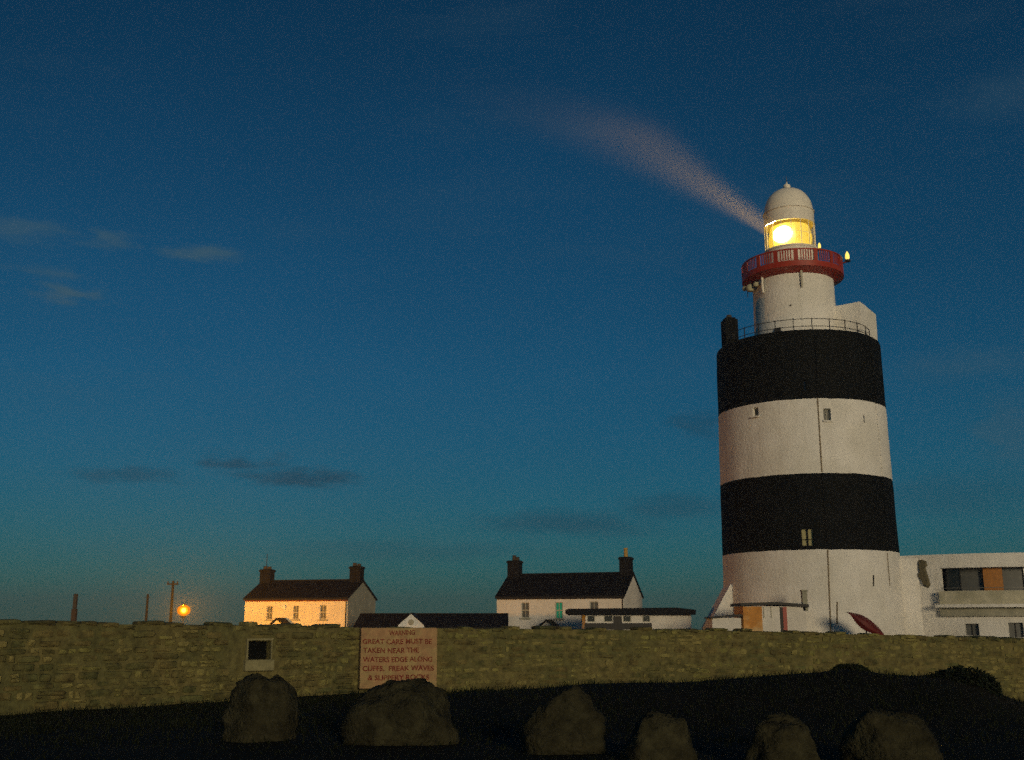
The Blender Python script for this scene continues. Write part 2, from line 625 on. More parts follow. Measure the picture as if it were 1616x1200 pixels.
bank_z = [(at(px, py, BANK_Y).x, at(px, py, BANK_Y).z) for px, py in BANK]


def ground_z(x, y):
    yw = interp(wall_y, x)
    zb = interp(wall_b, x)
    if y <= yw:
        z = lerp(0.0, zb, smooth((y - 13) / max(1.0, yw - 14)))
    else:
        z = lerp(zb, -1.1, smooth((y - yw) / 22.0))
    d = math.hypot(x, y - 60)
    if d > 150:
        z = lerp(z, -6.0, smooth((d - 150) / 120.0))
    # verge bank
    if 12 < y < 40 and bank_z[0][0] - 0.5 < x < bank_z[-1][0]:
        xs = x * BANK_Y / max(y, 14.0)
        bz = interp(bank_z, xs) + 0.03 * noise.noise(Vector((x * 0.9, y * 0.9, 3)))
        w = math.exp(-((y - BANK_Y) / (2.6 if y < BANK_Y else 2.2)) ** 2)
        z = max(z, lerp(z, bz, w))
    z += 0.035 * noise.noise(Vector((x * 0.7, y * 0.7, 0))) + 0.015 * noise.noise(Vector((x * 2.7, y * 2.7, 5)))
    return z


def ground_mesh():
    xs = [-600, -400, -260, -180, -130, -95, -70]
    x = -50.0
    while x < 60.1:
        xs.append(x)
        x += 0.5
    xs += [70, 95, 130, 180, 260, 400, 600]
    ys = [-400, -250, -150, -90, -50, -25, -10, 0, 6]
    y = 9.0
    while y < 46:
        ys.append(y)
        y += 0.5
    ys += [48, 52, 58, 65, 72, 80, 90, 100, 115, 135, 160, 190, 230, 280, 340, 420, 520, 640]
    mb = MB()
    for yy in ys:
        for xx in xs:
            mb.v.append(Vector((xx, yy, ground_z(xx, yy))))
    n = len(xs)
    for j in range(len(ys) - 1):
        for i in range(n - 1):
            a = j * n + i
            mb.f.append((a, a + 1, a + n + 1, a + n))
    return mb


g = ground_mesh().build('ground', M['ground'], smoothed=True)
tag(g, kind='structure')
mb = MB()
ring = []
for rr in (60, 200, 500, 900, 1400):
    for k in range(64):
        a = 2 * PI * k / 64
        ring.append((rr * math.cos(a), rr * math.sin(a), -4.2))
mb.v = [Vector(v) for v in ring]
for i in range(4):
    for k in range(64):
        mb.f.append((i * 64 + k, i * 64 + (k + 1) % 64, (i + 1) * 64 + (k + 1) % 64, (i + 1) * 64 + k))
tag(mb.build('sea', M['sea']), kind='structure')

# ------------------------------------------------------------------ lighthouse
TY = 80.0
base_pt = at(1276.5, 870, TY)
CX, CY = base_pt.x, TY


def hz(py, dy=0.0):
    """height of a row on the tower axis, or on its near face when dy is the radius"""
    return at(1260, py, TY - dy).z


lh = empty('lighthouse', (CX, CY, -1.4), 'tall black and white banded lighthouse with lit lantern and red gallery', 'lighthouse')
LZ = 1.4                    # local z = world z + LZ


def tower_r(z):             # world z
    return interp([(-1.4, 6.34), (6.0, 6.26), (14.0, 6.17), (22.4, 6.06)], z)


zt = hz(523, 6.2)           # top of the upper black band (near rim)
z1 = hz(867, 6.5)
z2 = hz(746, 6.45)
z3 = hz(627.5, 6.4)
bands = [(-1.4, z1, 'white'), (z1, z2, 'black'), (z2, z3, 'white'), (z3, zt, 'black')]


def ang_for(px, z):
    """azimuth (local) on the near side of the tower whose point at height z projects to column px"""
    best = None
    for k in range(1801):
        a = PI + PI * k / 1800
        r = tower_r(z)
        p = Vector((CX + r * math.cos(a), CY + r * math.sin(a), z)) - EYE
        dep = p.y * math.cos(PITCH) + p.z * math.sin(PITCH)
        x = 808 + FPX * p.x / dep
        e = abs(x - px)
        if best is None or e < best[0]:
            best = (e, a)
    return best[1]


def row_on_tower(px, py):
    z = hz(py, 6.0)
    for _ in range(4):
        a = ang_for(px, z)
        r = tower_r(z)
        z = at(px, py, CY + r * math.sin(a)).z
    return a, z


def PT(a, z):
    ca, sa = math.cos(a), math.sin(a)
    r = tower_r(z) + 0.030 * noise.noise(Vector((ca * 4, sa * 4, z * 0.5))) + 0.014 * noise.noise(Vector((ca * 11, sa * 11, z * 1.6)))
    if min(abs(z - z1), abs(z - z2), abs(z - z3)) < 0.002:      # hand painted band edges waver
        z += 0.035 * noise.noise(Vector((ca * 9, sa * 9, z))) + 0.02 * noise.noise(Vector((ca * 30, sa * 30, z)))
    return Vector((r * math.cos(a), r * math.sin(a), z + LZ))


WINS = [  # px centre, row top, row bottom, half width m, kind
    (1192.5, 643, 657, 0.24, 'window_dark'),
    (1306, 645, 664, 0.26, 'window_grey'),
    (1364, 655, 668, 0.06, 'window_dark'),
    (1271, 600, 616, 0.06, 'window_dark'),
    (1275, 834, 862, 0.42, 'window_lit'),
]
win_open = []
for px, r0, r1, hw, kind in WINS:
    a, zb = row_on_tower(px, r1)
    _, ztp = row_on_tower(px, r0)
    da = hw / tower_r(zb)
    win_open.append((a - da, a + da, zb, ztp, kind))
NU = 192
US = [2 * PI * k / NU for k in range(NU + 1)]
for i, (za, zb, mn) in enumerate(bands):
    ops = [o[:4] for o in win_open if za < o[2] < zb]
    mb = MB()
    zz = [za + (zb - za) * k / 12 for k in range(13)]
    grid_wall(mb, PT, US, zz, ops, 0.42, lambda u: Vector((-math.cos(u), -math.sin(u), 0)))
    if i == 3:      # rounded shoulder and roof terrace
        prof = [(6.055, zb + LZ - 0.05), (6.02, zb + LZ + 0.14), (5.88, zb + LZ + 0.24), (5.65, zb + LZ + 0.25), (5.60, zb + LZ + 0.02), (2.9, zb + LZ)]
        mb.lathe(prof, NU)
        mb.f = mb.f[:-2] if len(mb.f[-1]) > 8 else mb.f
        while mb.f and len(mb.f[-1]) > 8:
            mb.f.pop()
    mb.build('wall_band', M[mn], lh, smoothed=True)
for (a0, a1, zb, ztp, kind) in win_open:
    am = (a0 + a1) / 2
    r = tower_r(zb) - 0.30
    hw = r * math.sin((a1 - a0) / 2) * 0.995 + 0.02
    mb = MB()
    # local frame: x tangent, y outward; placed by rotation
    h = ztp - zb
    pane = MB().box(-hw, hw, -0.03, 0.0, 0, h).build('window', M[kind], lh, loc=(r * math.cos(am), r * math.sin(am), zb + LZ), rz=am - PI / 2)
    if hw > 0.15:
        fb = 0.05
        mb.box(-hw, hw, 0.002, 0.06, 0, fb).box(-hw, hw, 0.002, 0.06, h - fb, h)
        mb.box(-hw, -hw + fb, 0.002, 0.06, fb, h - fb).box(hw - fb, hw, 0.002, 0.06, fb, h - fb)
        fr = mb.build('window_frame', M['black'] if kind == 'window_lit' else M['frame'], pane)
        if kind == 'window_lit':
            MB().box(-0.055, 0.055, 0.003, 0.08, fb, h - fb).build('mullion', M['black'], pane)
            MB().box(-hw + fb, -0.057, 0.003, 0.05, h * 0.36, h * 0.36 + 0.05).build('glazing_bar', M['black'], pane)
            MB().box(0.057, hw - fb, 0.003, 0.05, h * 0.36, h * 0.36 + 0.05).build('glazing_bar', M['black'], pane)
        else:
            MB().box(-0.02, 0.02, 0.003, 0.04, fb, h - fb).build('glazing_bar', M['frame'], pane)
        MB().box(-hw - 0.08, hw + 0.08, 0.28, 0.44, -0.10, -0.004).build('sill', M['black'] if kind == 'window_lit' else M['white'], pane)


def conduit(pxs, rows, rad, name, m):
    pts = []
    for px, py in zip(pxs, rows):
        a, z = row_on_tower(px, py)
        p = PT(a, z)
        q = Vector((p.x, p.y, 0)).normalized()
        pts.append(p + q * (rad * 0.4))
    # densify
    out = []
    for p, q in zip(pts, pts[1:]):
        for k in range(5):
            out.append(p.lerp(q, k / 5) )
    out.append(pts[-1])
    fix = []
    for p in out:
        r = tower_r(p.z - LZ) + rad * 0.5
        q = Vector((p.x, p.y, 0)).normalized() * r
        fix.append(Vector((q.x, q.y, p.z)))
    return MB().tube(fix, rad, 6).build(name, m, lh)


for p0, p1, r0, r1, mk in ((1286, 1290, 530, 627, 'black'), (1290, 1297, 629, 745, 'pipe'), (1297, 1306, 748, 866, 'black'), (1306, 1311, 868, 998, 'pipe')):
    conduit([p0, (p0 + p1) / 2, p1], [r0, (r0 + r1) / 2, r1], 0.05, 'down_pipe', M[mk])
for p0, p1, r0, r1, mk in ((1374, 1382, 545, 638, 'black'), (1382, 1393, 641, 752, 'white'), (1393, 1400, 756, 870, 'black'), (1400, 1404, 873, 925, 'pipe')):
    conduit([p0, (p0 + p1) / 2, p1], [r0, (r0 + r1) / 2, r1], 0.03, 'lightning_conductor', M[mk])
conduit([1378, 1378], [908, 925], 0.05, 'wall_bracket', M['iron'])
conduit([1321, 1321], [950, 985], 0.05, 'wall_bracket', M['pipe'])
# stepped pilaster at the right foot and battered buttress at the left foot
a, z = row_on_tower(1412, 940)
mb = MB()
ztop = hz(878, 5) + LZ
mb.box(-0.75, 0.75, -0.9, 0.35, 0.0, ztop, 0.03)
pl = mb.build('pilaster', M['white'], lh, loc=(6.12 * math.cos(R(-8)), 6.12 * math.sin(R(-8)) - 1.2, 0), rz=R(-98) + PI)
bz0 = hz(990, 0) + LZ
bz1 = hz(924, 0) + LZ
mb = MB().prism([(-8.2, 0.0), (-7.95, bz0), (-6.20, bz1), (-5.4, bz1), (-5.4, 0.0)], -1.6, 0.8)
mb.build('buttress', M['white'], lh)

# upper drum
zg = hz(418, 3.2)           # foot of the gallery
ur = 3.12
MB().lathe([(3.16, zt + LZ + 0.004), (3.16, zt + LZ + 0.35), (ur, zt + LZ + 0.5), (3.05, zg + LZ - 0.6), (3.12, zg + LZ - 0.35), (3.2, zg + LZ - 0.02)], 64).build(
    'upper_drum', M['white'], lh, smoothed=True)


def on_drum(px, rad, zloc):
    """local angle on the near side of an upper ring for a photograph column"""
    best = None
    for k in range(1201):
        aa = PI + PI * k / 1200
        p = Vector((CX + rad * math.cos(aa), CY + rad * math.sin(aa), zloc - LZ)) - EYE
        dep = p.y * math.cos(PITCH) + p.z * math.sin(PITCH)
        e = abs(808 + FPX * p.x / dep - px)
        if best is None or e < best[0]:
            best = (e, aa)
    return best[1]


def place(o, ang, rad, zloc):
    o.location = (rad * math.cos(ang), rad * math.sin(ang), zloc)
    o.rotation_euler = (0, 0, ang - PI / 2)      # local +y outward
    return o


zT = zt + LZ
aD = on_drum(1227, 3.2, zT + 1)
dr = place(MB().box(-0.24, 0.24, -0.12, 0.05, 0, 1.25, 0.01).build('door', M['iron'], lh), aD, 3.16, zT + 0.05)
MB().box(0.12, 0.16, 0.055, 0.10, 0.6, 0.72).build('handle', M['frame'], dr)
hp = place(MB().box(-0.06, 0.06, -0.05, 0.04, -0.06, 0.06, 0.02).build('vent_hole', M['iron'], lh), on_drum(1249, 3.1, zT + 2.1), 3.11, hz(481, 3.1) + LZ)
# terrace railing
RR = 5.38
rz_h = 1.15
mb = MB()
for hh in (rz_h, 0.6):
    mb.lathe([(RR - 0.02, zT + hh), (RR + 0.02, zT + hh), (RR + 0.02, zT + hh + 0.04), (RR - 0.02, zT + hh + 0.04)], 72, closed=True)
rail = mb.build('terrace_rail', M['iron'], lh)
pm = MB().box(-0.025, 0.025, -0.025, 0.025, 0.0, 1.2).mesh('rail_post', M['iron'])
for k in range(26):
    aa = 2 * PI * (k + 0.3) / 26
    o = link('rail_post', pm, rail)
    place(o, aa, RR, zT + 0.03)
# chimney stack left, stair head right
ac = on_drum(1152, 5.3, zT + 1)
ch = place(MB().box(-0.50, 0.50, -0.5, 0.5, -0.1, 2.35, 0.03).box(-0.38, 0.38, -0.38, 0.38, 2.352, 2.5, 0.02).build('chimney', M['black'], lh), ac, 5.30, zT)
MB().lathe([(0.22, 2.502), (0.24, 2.55), (0.18, 2.75)], 12).build('chimney_pot', M['pot_dark'], ch)
MB().box(-0.9, -0.52, -0.3, 0.3, -0.1, 0.75, 0.1).build('chimney_shoulder', M['black'], ch)
# stair head: a white block set cornerwise at the right rim
e0 = at(1357, 476, CY - 2.6)
sx, sy = e0.x - CX, -2.6
hst = e0.z + LZ
mb = MB()
w1, w2 = 2.6, 3.3
th = R(32)
dl = Vector((-math.cos(th), math.sin(th), 0))
drr = Vector((math.sin(R(38)), math.cos(R(38)), 0))
c0 = Vector((sx, sy, zT - 0.05))
p0 = c0
p1 = c0 + dl * w1
p3 = c0 + drr * w2
p2 = p1 + drr * w2
tops = [hst, hst - 0.25, hst - 0.25, hst - 0.1]
vs = [p0, p3, p2, p1] + [Vector((p.x, p.y, h)) for p, h in zip((p0, p3, p2, p1), tops)]
mb.add(vs, [(0, 3, 2, 1), (4, 5, 6, 7), (0, 1, 5, 4), (1, 2, 6, 5), (2, 3, 7, 6), (3, 0, 4, 7)])
sh = mb.build('stair_head', M['white'], lh)
mb = MB()
n0 = (dl + drr * 0).normalized()
out = Vector((-drr.x, -drr.y, 0))
dc = p1.lerp(p0, 0.42)
mb.add([dc + out * 0.02, dc + dl * -0.35 + out * 0.02, dc + dl * -0.35 + out * 0.02 + Vector((0, 0, 0.75)), dc + out * 0.02 + Vector((0, 0, 0.75)),
        dc - out * 0.05, dc + dl * -0.35 - out * 0.05, dc + dl * -0.35 - out * 0.05 + Vector((0, 0, 0.75)), dc - out * 0.05 + Vector((0, 0, 0.75))],
       [(0, 1, 2, 3), (7, 6, 5, 4), (0, 4, 5, 1), (1, 5, 6, 2), (2, 6, 7, 3), (3, 7, 4, 0)])
mb.build('stair_door', M['iron'], sh)
MB().tube([p1 + Vector((0.1, 0.1, hst - zT - 0.45)), Vector((3.05 * math.cos(R(-20)), 3.05 * math.sin(R(-20)), hst - 0.75))], 0.05, 6).build('tie_bar', M['grey_metal'], sh)

# gallery
GR = 3.84
zgb = hz(418.5, GR) + LZ     # underside rim
deck = MB().lathe([(3.0, zgb - 0.35), (3.45, zgb - 0.12), (GR, zgb), (GR, zgb + 0.42), (GR - 0.25, zgb + 0.425), (2.2, zgb + 0.40)], 64)
dk = deck.build('gallery_deck', M['red'], lh, smoothed=True)
zr = zgb + 0.43
gh = hz(391, GR) + LZ - zr    # rail height
mb = MB()
for hh, t in ((gh, 0.10), (0.0, 0.06)):
    mb.lathe([(GR - 0.09, zr + hh - t), (GR - 0.01, zr + hh - t), (GR - 0.01, zr + hh), (GR - 0.09, zr + hh)], 64, closed=True)
grail = mb.build('gallery_rail', M['red'], lh)
postm = MB().box(-0.16, 0.16, -0.05, 0.05, 0, gh - 0.102, 0.01).mesh('gallery_post', M['red'])
balm = MB().box(-0.045, 0.045, -0.02, 0.02, 0.06, gh - 0.11).mesh('baluster', M['red'])
NB = 16
off = on_drum(1224, GR, zr)
for k in range(NB):
    aa = off + 2 * PI * k / NB
    place(link('gallery_post', postm, grail), aa, GR - 0.05, zr + 0.002)
    for j in range(1, 6):
        ab = aa + 2 * PI / NB * (0.12 + 0.76 * j / 6)
        place(link('baluster', balm, grail), ab, GR - 0.05, zr)
# brackets, floodlight housings and pipe under the gallery
for px in (1204, 1265):
    aa = on_drum(px, 3.15, zgb - 1)
    place(MB().tube([(0, 0.06, 0), (0, 0.06, -1.1), (0, 0.02, -1.35)], 0.09, 8).build('drain_pipe', M['cream_trim'] if px < 1220 else M['frame'], lh), aa, 3.13, zgb - 0.12)
for px, rr, sz in ((1171, 3.75, 0.20), (1184, 3.5, 0.33), (1193, 3.35, 0.22)):
    aa = on_drum(px, rr, zgb - 0.8)
    fl = place(MB().lathe([(0.0, -sz), (sz * 0.7, -sz * 0.8), (sz, -sz * 0.1), (sz * 0.9, sz * 0.5), (sz * 0.4, sz * 0.9), (0.0, sz)], 14).build(
        'floodlight_housing', M['floodlight'], lh, smoothed=True), aa, rr, zgb - 0.42 - sz)
    MB().tube([(0, 0, sz * 0.8), (0, -0.08, 0.5 + sz * 0.6)], 0.035, 6).build('bracket', M['iron'], fl)
aa = on_drum(1174, 3.9, zgb - 1.2)
place(MB().tube([(0, 0, 0), (0, 0, -0.9)], 0.03, 6).build('hanging_cable', M['iron'], lh), aa, 3.6, zgb - 0.5)

# lantern
LR = 1.92
zm0 = zr - 0.02
zg0 = hz(384, LR) + LZ       # sill of the glazing (front)
zg1 = hz(344.5, LR) + LZ
zd0 = hz(324, LR) + LZ
MB().lathe([(LR + 0.10, zm0 - 0.4), (LR + 0.10, zg0 - 0.22), (LR + 0.16, zg0 - 0.16), (LR + 0.16, zg0 - 0.05), (LR - 0.1, zg0)], 48).build('lantern_base', M['cream_trim'], lh, smoothed=True)
NP = 16
aoff = on_drum(1220, LR, zg0 + 0.8)
PH = zg1 - zg0
chord = 2 * LR * math.sin(PI / NP)
panem = MB().box(-chord / 2 + 0.04, chord / 2 - 0.04, -0.004, 0.004, 0.01, PH - 0.01).mesh('pane', M['glass'])
barm = MB().tube([(0, 0, 0), (0, 0, PH)], 0.03, 6).mesh('glazing_bar', M['cream_trim'])
crossm = MB().box(-chord / 2 + 0.03, chord / 2 - 0.03, -0.012, 0.012, -0.012, 0.012).mesh('glazing_bar', M['cream_trim'])
lw = MB().lathe([(LR - 0.14, zg1), (LR + 0.03, zg1), (LR + 0.03, zg1 + 0.08), (LR, zg1 + 0.1), (LR, zd0 - 0.06), (LR + 0.07, zd0 - 0.04), (LR + 0.07, zd0), (LR - 0.14, zd0)], 48, closed=True)
lwo = lw.build('lantern_wall', M['cream_trim'], lh, smoothed=True)
for k in range(NP):
    aa = aoff + 2 * PI * k / NP
    place(link('glazing_bar', barm, lwo), aa, LR, zg0)
    ab = aa + PI / NP
    place(link('pane', panem, lwo), ab, LR * math.cos(PI / NP) - 0.01, zg0)
    place(link('cross_bar', crossm, lwo), ab, LR * math.cos(PI / NP) - 0.01, zg0 + PH * 0.5)
# dome
DH = hz(297, 0.3) + LZ - zd0
prof = [(LR - 0.1, zd0 + 0.002), (LR + 0.02, zd0 + 0.004), (LR + 0.02, zd0 + 0.10)]
for k in range(0, 13):
    t = k / 12 * PI / 2
    prof.append(((LR - 0.05) * math.cos(t) ** 0.9 if k < 12 else 0.25, zd0 + 0.12 + (DH - 0.12) * math.sin(t)))
prof[-1] = (0.28, zd0 + DH)
dome = MB().lathe(prof, 48).build('dome', M['cream_trim'], lh, smoothed=True)
zt2 = zd0 + DH
MB().lathe([(0.40, zt2 - 0.08), (0.34, zt2 + 0.05), (0.24, zt2 + 0.10), (0.30, zt2 + 0.22), (0.26, zt2 + 0.36), (0.10, zt2 + 0.45), (0.05, zt2 + 0.6)], 20).build(
    'ventilator', M['cream_trim'], dome, smoothed=True)
MB().tube([(0, 0, zt2 + 0.5), (0, 0, zt2 + 1.15)], [0.035, 0.012], 6).build('lightning_rod', M['grey_metal'], dome)
# optic
zc = zg0 + PH * 0.46
lens = MB().lathe([(0.5, zg0 + 0.05), (1.48, zg0 + 0.15), (1.64, zc - 0.35), (1.68, zc), (1.64, zc + 0.4), (1.48, zg1 - 0.12), (0.5, zg1 - 0.03)], 16).build('optic', M['lens'], lh)
MB().lathe([(0.3, zg0 - 0.6), (0.3, zg0 + 0.045)], 16).build('pedestal', M['iron'], lens)
ab = on_drum(1236, 1.5, zc)
be = MB()
vs = [(0, 0.16, 0)]
fs = []
for i, (rr, yy) in enumerate(((0.25, 0.15), (0.50, 0.10), (0.78, 0.0))):
    for k in range(24):
        t = 2 * PI * k / 24
        vs.append((rr * math.cos(t), yy, rr * math.sin(t) * 0.85))
for k in range(24):
    fs.append((0, 1 + (k + 1) % 24, 1 + k))
    for i in range(2):
        b0 = 1 + i * 24
        fs.append((b0 + k, b0 + (k + 1) % 24, b0 + 24 + (k + 1) % 24, b0 + 24 + k))
be.add(vs, fs)
place(be.build('bullseye_lens', M['bullseye'], lens, smoothed=True), ab, 1.66, zc)
# small lamps beside the lantern
for px, rr, zz, ex in ((1330, GR + 0.35, zr + gh + 0.05, True), (1283, LR + 0.30, zg0 - 0.1, False)):
    aa = R(-14) if ex else R(-28)
    lm = place(MB().lathe([(0.10, 0), (0.17, 0.12), (0.15, 0.4), (0.05, 0.62), (0.0, 0.68)], 12).build('gallery_lamp', M['lamp_small'], lh, smoothed=True), aa, rr, zz)
    lm.scale = (1, 1, 1) if ex else (0.7, 0.7, 0.7)
    MB().lathe([(0.22, -0.18), (0.22, -0.05), (0.12, 0.0)], 12).build('lamp_base', M['iron'], lm)
    MB().tube([(0, 0, -0.15), (0, -0.55, -0.32)] if ex else [(0, 0, -0.15), (0, 0, -0.8)], 0.06, 6).build('lamp_bracket', M['red_dull'], lm)

# the beam: the optic's own lamp
L0 = Vector((CX, CY, zc - LZ))
TILT = math.tan(R(23))
yy_ = CY
for _ in range(400):          # point of the beam seen at that pixel, climbing gently from the lantern
    tgt = at(1010, 220, yy_)
    if tgt.z <= L0.z + TILT * math.hypot(tgt.x - CX, tgt.y - CY):
        break
    yy_ -= 0.1
bd = (tgt - L0).normalized()
sl = bpy.data.lights.new('lantern_beam_lamp', 'AREA')
sl.shape = 'DISK'
sl.size = 1.6
sl.spread = R(25)
sl.energy = 3600
sl.color = (1.0, 0.55, 0.10)
so = bpy.data.objects.new('lantern_beam_lamp', sl)
COL.objects.link(so)
so.location = L0 + bd * 2.1
so.rotation_euler = (-bd).to_track_quat('Z', 'Y').to_euler()

# ------------------------------------------------------------------ buildings at the tower foot
# flat-roofed hut
hy = 71.5
hA, hB = at(1174, 990, hy), at(1273, 990, hy)
ht = at(1220, 957, hy).z
hut = empty('lighthouse_hut', (hA.x, hy, -1.3), 'small flat roofed hut with ochre corner and red post against the tower foot', 'hut')
wd = hB.x - hA.x
hh = ht + 1.3
MB().box(0, wd, 0, 3.0, 0, hh, 0.02).build('wall', M['house_white'], hut)
MB().box(-0.012, wd * 0.30, -0.012, 2.9, 0.0, hh - 0.02).build('ochre_corner', M['orange_corner'], hut)  # left end of the white wall coloured ochre
fa = MB().prism([(-0.2, hh + 0.02), (wd * 0.5, hh + 0.10), (wd + 0.15, hh - 0.06), (wd + 0.15, hh + 0.12), (wd * 0.5, hh + 0.27), (-0.2, hh + 0.20)], -0.3, 3.2)
fa.build('roof', M['iron'], hut)
dxx = wd * 0.63
dd = MB().box(dxx - 0.18, dxx, -0.03, 0.1, 0, hh - 0.05).build('door', M['iron'], hut)
MB().box(dxx - 0.05, dxx - 0.02, -0.07, -0.032, 1.1, 1.25).build('handle', M['frame'], dd)
MB().box(dxx + 0.004, dxx + 0.26, -0.045, 0.1, 0, hh - 0.05).build('red_post', M['red'], hut)
for t in (0.32, 0.44):
    MB().box(wd * t, wd * t + 0.06, -0.05, 0.05, hh - 0.75, hh - 0.05).build('wall_bracket', M['frame'], hut)
MB().box(wd - 0.16, wd + 0.16, 0.0, 0.35, hh - 0.3, hh + 0.95, 0.02).box(wd - 0.2, wd + 0.2, -0.04, 0.39, hh + 0.952, hh + 1.05).build('chimney', M['gable'], hut)
# low lean-to left of the hut
lA, lB = at(1122, 985, 71), at(1170, 985, 71)
lt = at(1150, 974, 71).z
lo = empty('low_outhouse', (lA.x, 71, -1.3), 'low pale outhouse with thin dark roof left of the flat roofed hut', 'outhouse')
lw_ = lB.x - lA.x
MB().box(0.1, lw_, 0.05, 2.2, 0, lt + 1.25).build('wall', M['house_white'], lo)
MB().prism([(0, lt + 1.20), (lw_ + 0.05, lt + 1.36), (lw_ + 0.05, lt + 1.48), (0, lt + 1.30)], -0.1, 2.4).build('roof', M['iron'], lo)
MB().box(0.4, 0.9, 0.0, 0.06, 0.2, 1.9).build('door', M['iron'], lo)
# red pointed canopy at the tower's right foot
ry = 71.0
rp = empty('red_canopy', (at(1362, 990, ry).x, ry, -1.3), 'dark red leaf shaped canopy leaning at the right foot of the tower', 'canopy')
outl_top = [(1333, 966), (1345, 967), (1358, 970), (1370, 976), (1380, 984), (1388, 992), (1393, 999)]
outl_bot = [(1333, 966), (1341, 975), (1347, 984), (1354, 991), (1362, 996), (1376, 1001), (1393, 1004)]
mb = MB()
nn = len(outl_top)
for lay in range(2):
    for j in range(5):
        for i in range(nn):
            t = j / 4
            px = lerp(outl_top[i][0], outl_bot[i][0], t)
            py = lerp(outl_top[i][1], outl_bot[i][1], t)
            p = at(px, py, ry)
            bulge = 0.55 * math.sin(PI * t) * math.sin(PI * min(0.999, max(0.02, i / (nn - 1))))
            mb.v.append(Vector((p.x - rp.location.x, -bulge + 0.06 * lay + t * -0.6, p.z + 1.3)))
for j in range(4):
    for i in range(nn - 1):
        a = j * nn + i
        mb.f.append((a, a + nn, a + nn + 1, a + 1))
        b = a + 5 * nn
        mb.f.append((b, b + 1, b + nn + 1, b + nn))
for i in range(nn - 1):
    mb.f.append((i, i + 1, i + 1 + 5 * nn, i + 5 * nn))
    c = 4 * nn + i
    mb.f.append((c + 5 * nn, c + 1 + 5 * nn, c + 1, c))
mb.build('canopy_shell', M['red_dull'], rp, smoothed=True)
MB().tube([(0.25, 0.5, 0), (0.25, 0.12, at(1368, 982, ry).z + 1.3)], 0.05).build('prop', M['iron'], rp)

# ------------------------------------------------------------------ curved white building on the right
vc = empty('curved_building', (0, 0, 0), 'white flat roofed building with curved front and long balcony right of the tower', 'building')
VP = [(1404, 78.6), (1440, 77.5), (1489, 76.2), (1540, 75.1), (1600, 74.3), (1660, 74.0), (1730, 74.3), (1800, 75.3), (1880, 77.2)]
vpts = [(at(px, 950, Y).x, Y) for px, Y in VP]


def vpath(u):
    i = min(int(u), len(vpts) - 2)
    t = u - i
    p0 = vpts[max(i - 1, 0)]
    p1, p2 = vpts[i], vpts[i + 1]
    p3 = vpts[min(i + 2, len(vpts) - 1)]
    f = lambda a, b, c, d: 0.5 * (2 * b + (c - a) * t + (2 * a - 5 * b + 4 * c - d) * t * t + (3 * b - a - 3 * c + d) * t ** 3)
    return Vector((f(p0[0], p1[0], p2[0], p3[0]), f(p0[1], p1[1], p2[1], p3[1]), 0))


def vin(u):
    a = vpath(max(0, u - 0.05))
    b = vpath(min(len(vpts) - 1.001, u + 0.05))
    t = (b - a).normalized()
    return Vector((-t.y, t.x, 0))


def u_of(px):
    best = None
    for k in range(801):
        u = (len(vpts) - 1.001) * k / 800
        p = vpath(u)
        d = p.y * math.cos(PITCH) + 2.0 * math.sin(PITCH)
        e = abs(808 + FPX * p.x / d - px)
        if best is None or e < best[0]:
            best = (e, u)
    return best[1]


def VPT(u, z):
    p = vpath(u)
    return Vector((p.x, p.y, z))


UM = len(vpts) - 1.001
vus = [UM * k / 60 for k in range(61)]
zv = lambda py, Y=75.3: at(1550, py, Y).z
ztop_v = zv(874)
zop1, zop0 = zv(896), zv(932.5)
zled1, zled0 = zv(954), zv(959)
u_op0 = u_of(1488)
ops = [(u_op0, UM - 0.4, zop0, zop1)]
lw1 = (u_of(1518.5), u_of(1540), zv(1003), zv(984.5))
lw2 = (u_of(1587), u_of(1610), zv(1006), zv(983))
mb = MB()
grid_wall(mb, VPT, vus, [-1.4, 0, 2, 4, ztop_v], ops, 1.5, vin)
# lower windows as separate openings in the same wall
mb = MB()
grid_wall(mb, VPT, vus, [-1.4, 0, 2, 4, ztop_v], ops + [lw1, lw2], 0.35, vin)
vw = mb.build('wall', M['white'], vc, smoothed=True)
# roof slab and parapet back
rf = MB()
for k in range(60):
    u0, u1 = vus[k], vus[k + 1]
    a, b = VPT(u0, ztop_v), VPT(u1, ztop_v)
    a2, b2 = a + vin(u0) * 0.3, b + vin(u1) * 0.3
    a3, b3 = a2 - Vector((0, 0, 0.5)), b2 - Vector((0, 0, 0.5))
    a4, b4 = Vector((a3.x, 90, a3.z)), Vector((b3.x, 90, b3.z))
    rf.add([a, b, b2, a2], [(0, 1, 2, 3)]).add([a2, b2, b3, a3], [(0, 1, 2, 3)]).add([a3, b3, b4, a4], [(0, 1, 2, 3)])
rf.build('roof', M['white'], vc)
# side and back walls
pL, pR = VPT(0, 0), VPT(UM, 0)
MB().add([(pL.x, pL.y, -1.4), (pL.x, 90, -1.4), (pL.x, 90, ztop_v - 0.5), (pL.x, pL.y, ztop_v - 0.002)], [(0, 1, 2, 3)]).add(
    [(pR.x, pR.y, -1.4), (pR.x, 90, -1.4), (pR.x, 90, ztop_v - 0.5), (pR.x, pR.y, ztop_v - 0.002)], [(3, 2, 1, 0)]).add(
    [(pL.x, 90, -1.4), (pR.x, 90, -1.4), (pR.x, 90, ztop_v - 0.5), (pL.x, 90, ztop_v - 0.5)], [(0, 1, 2, 3)]).build('side_wall', M['white'], vc)


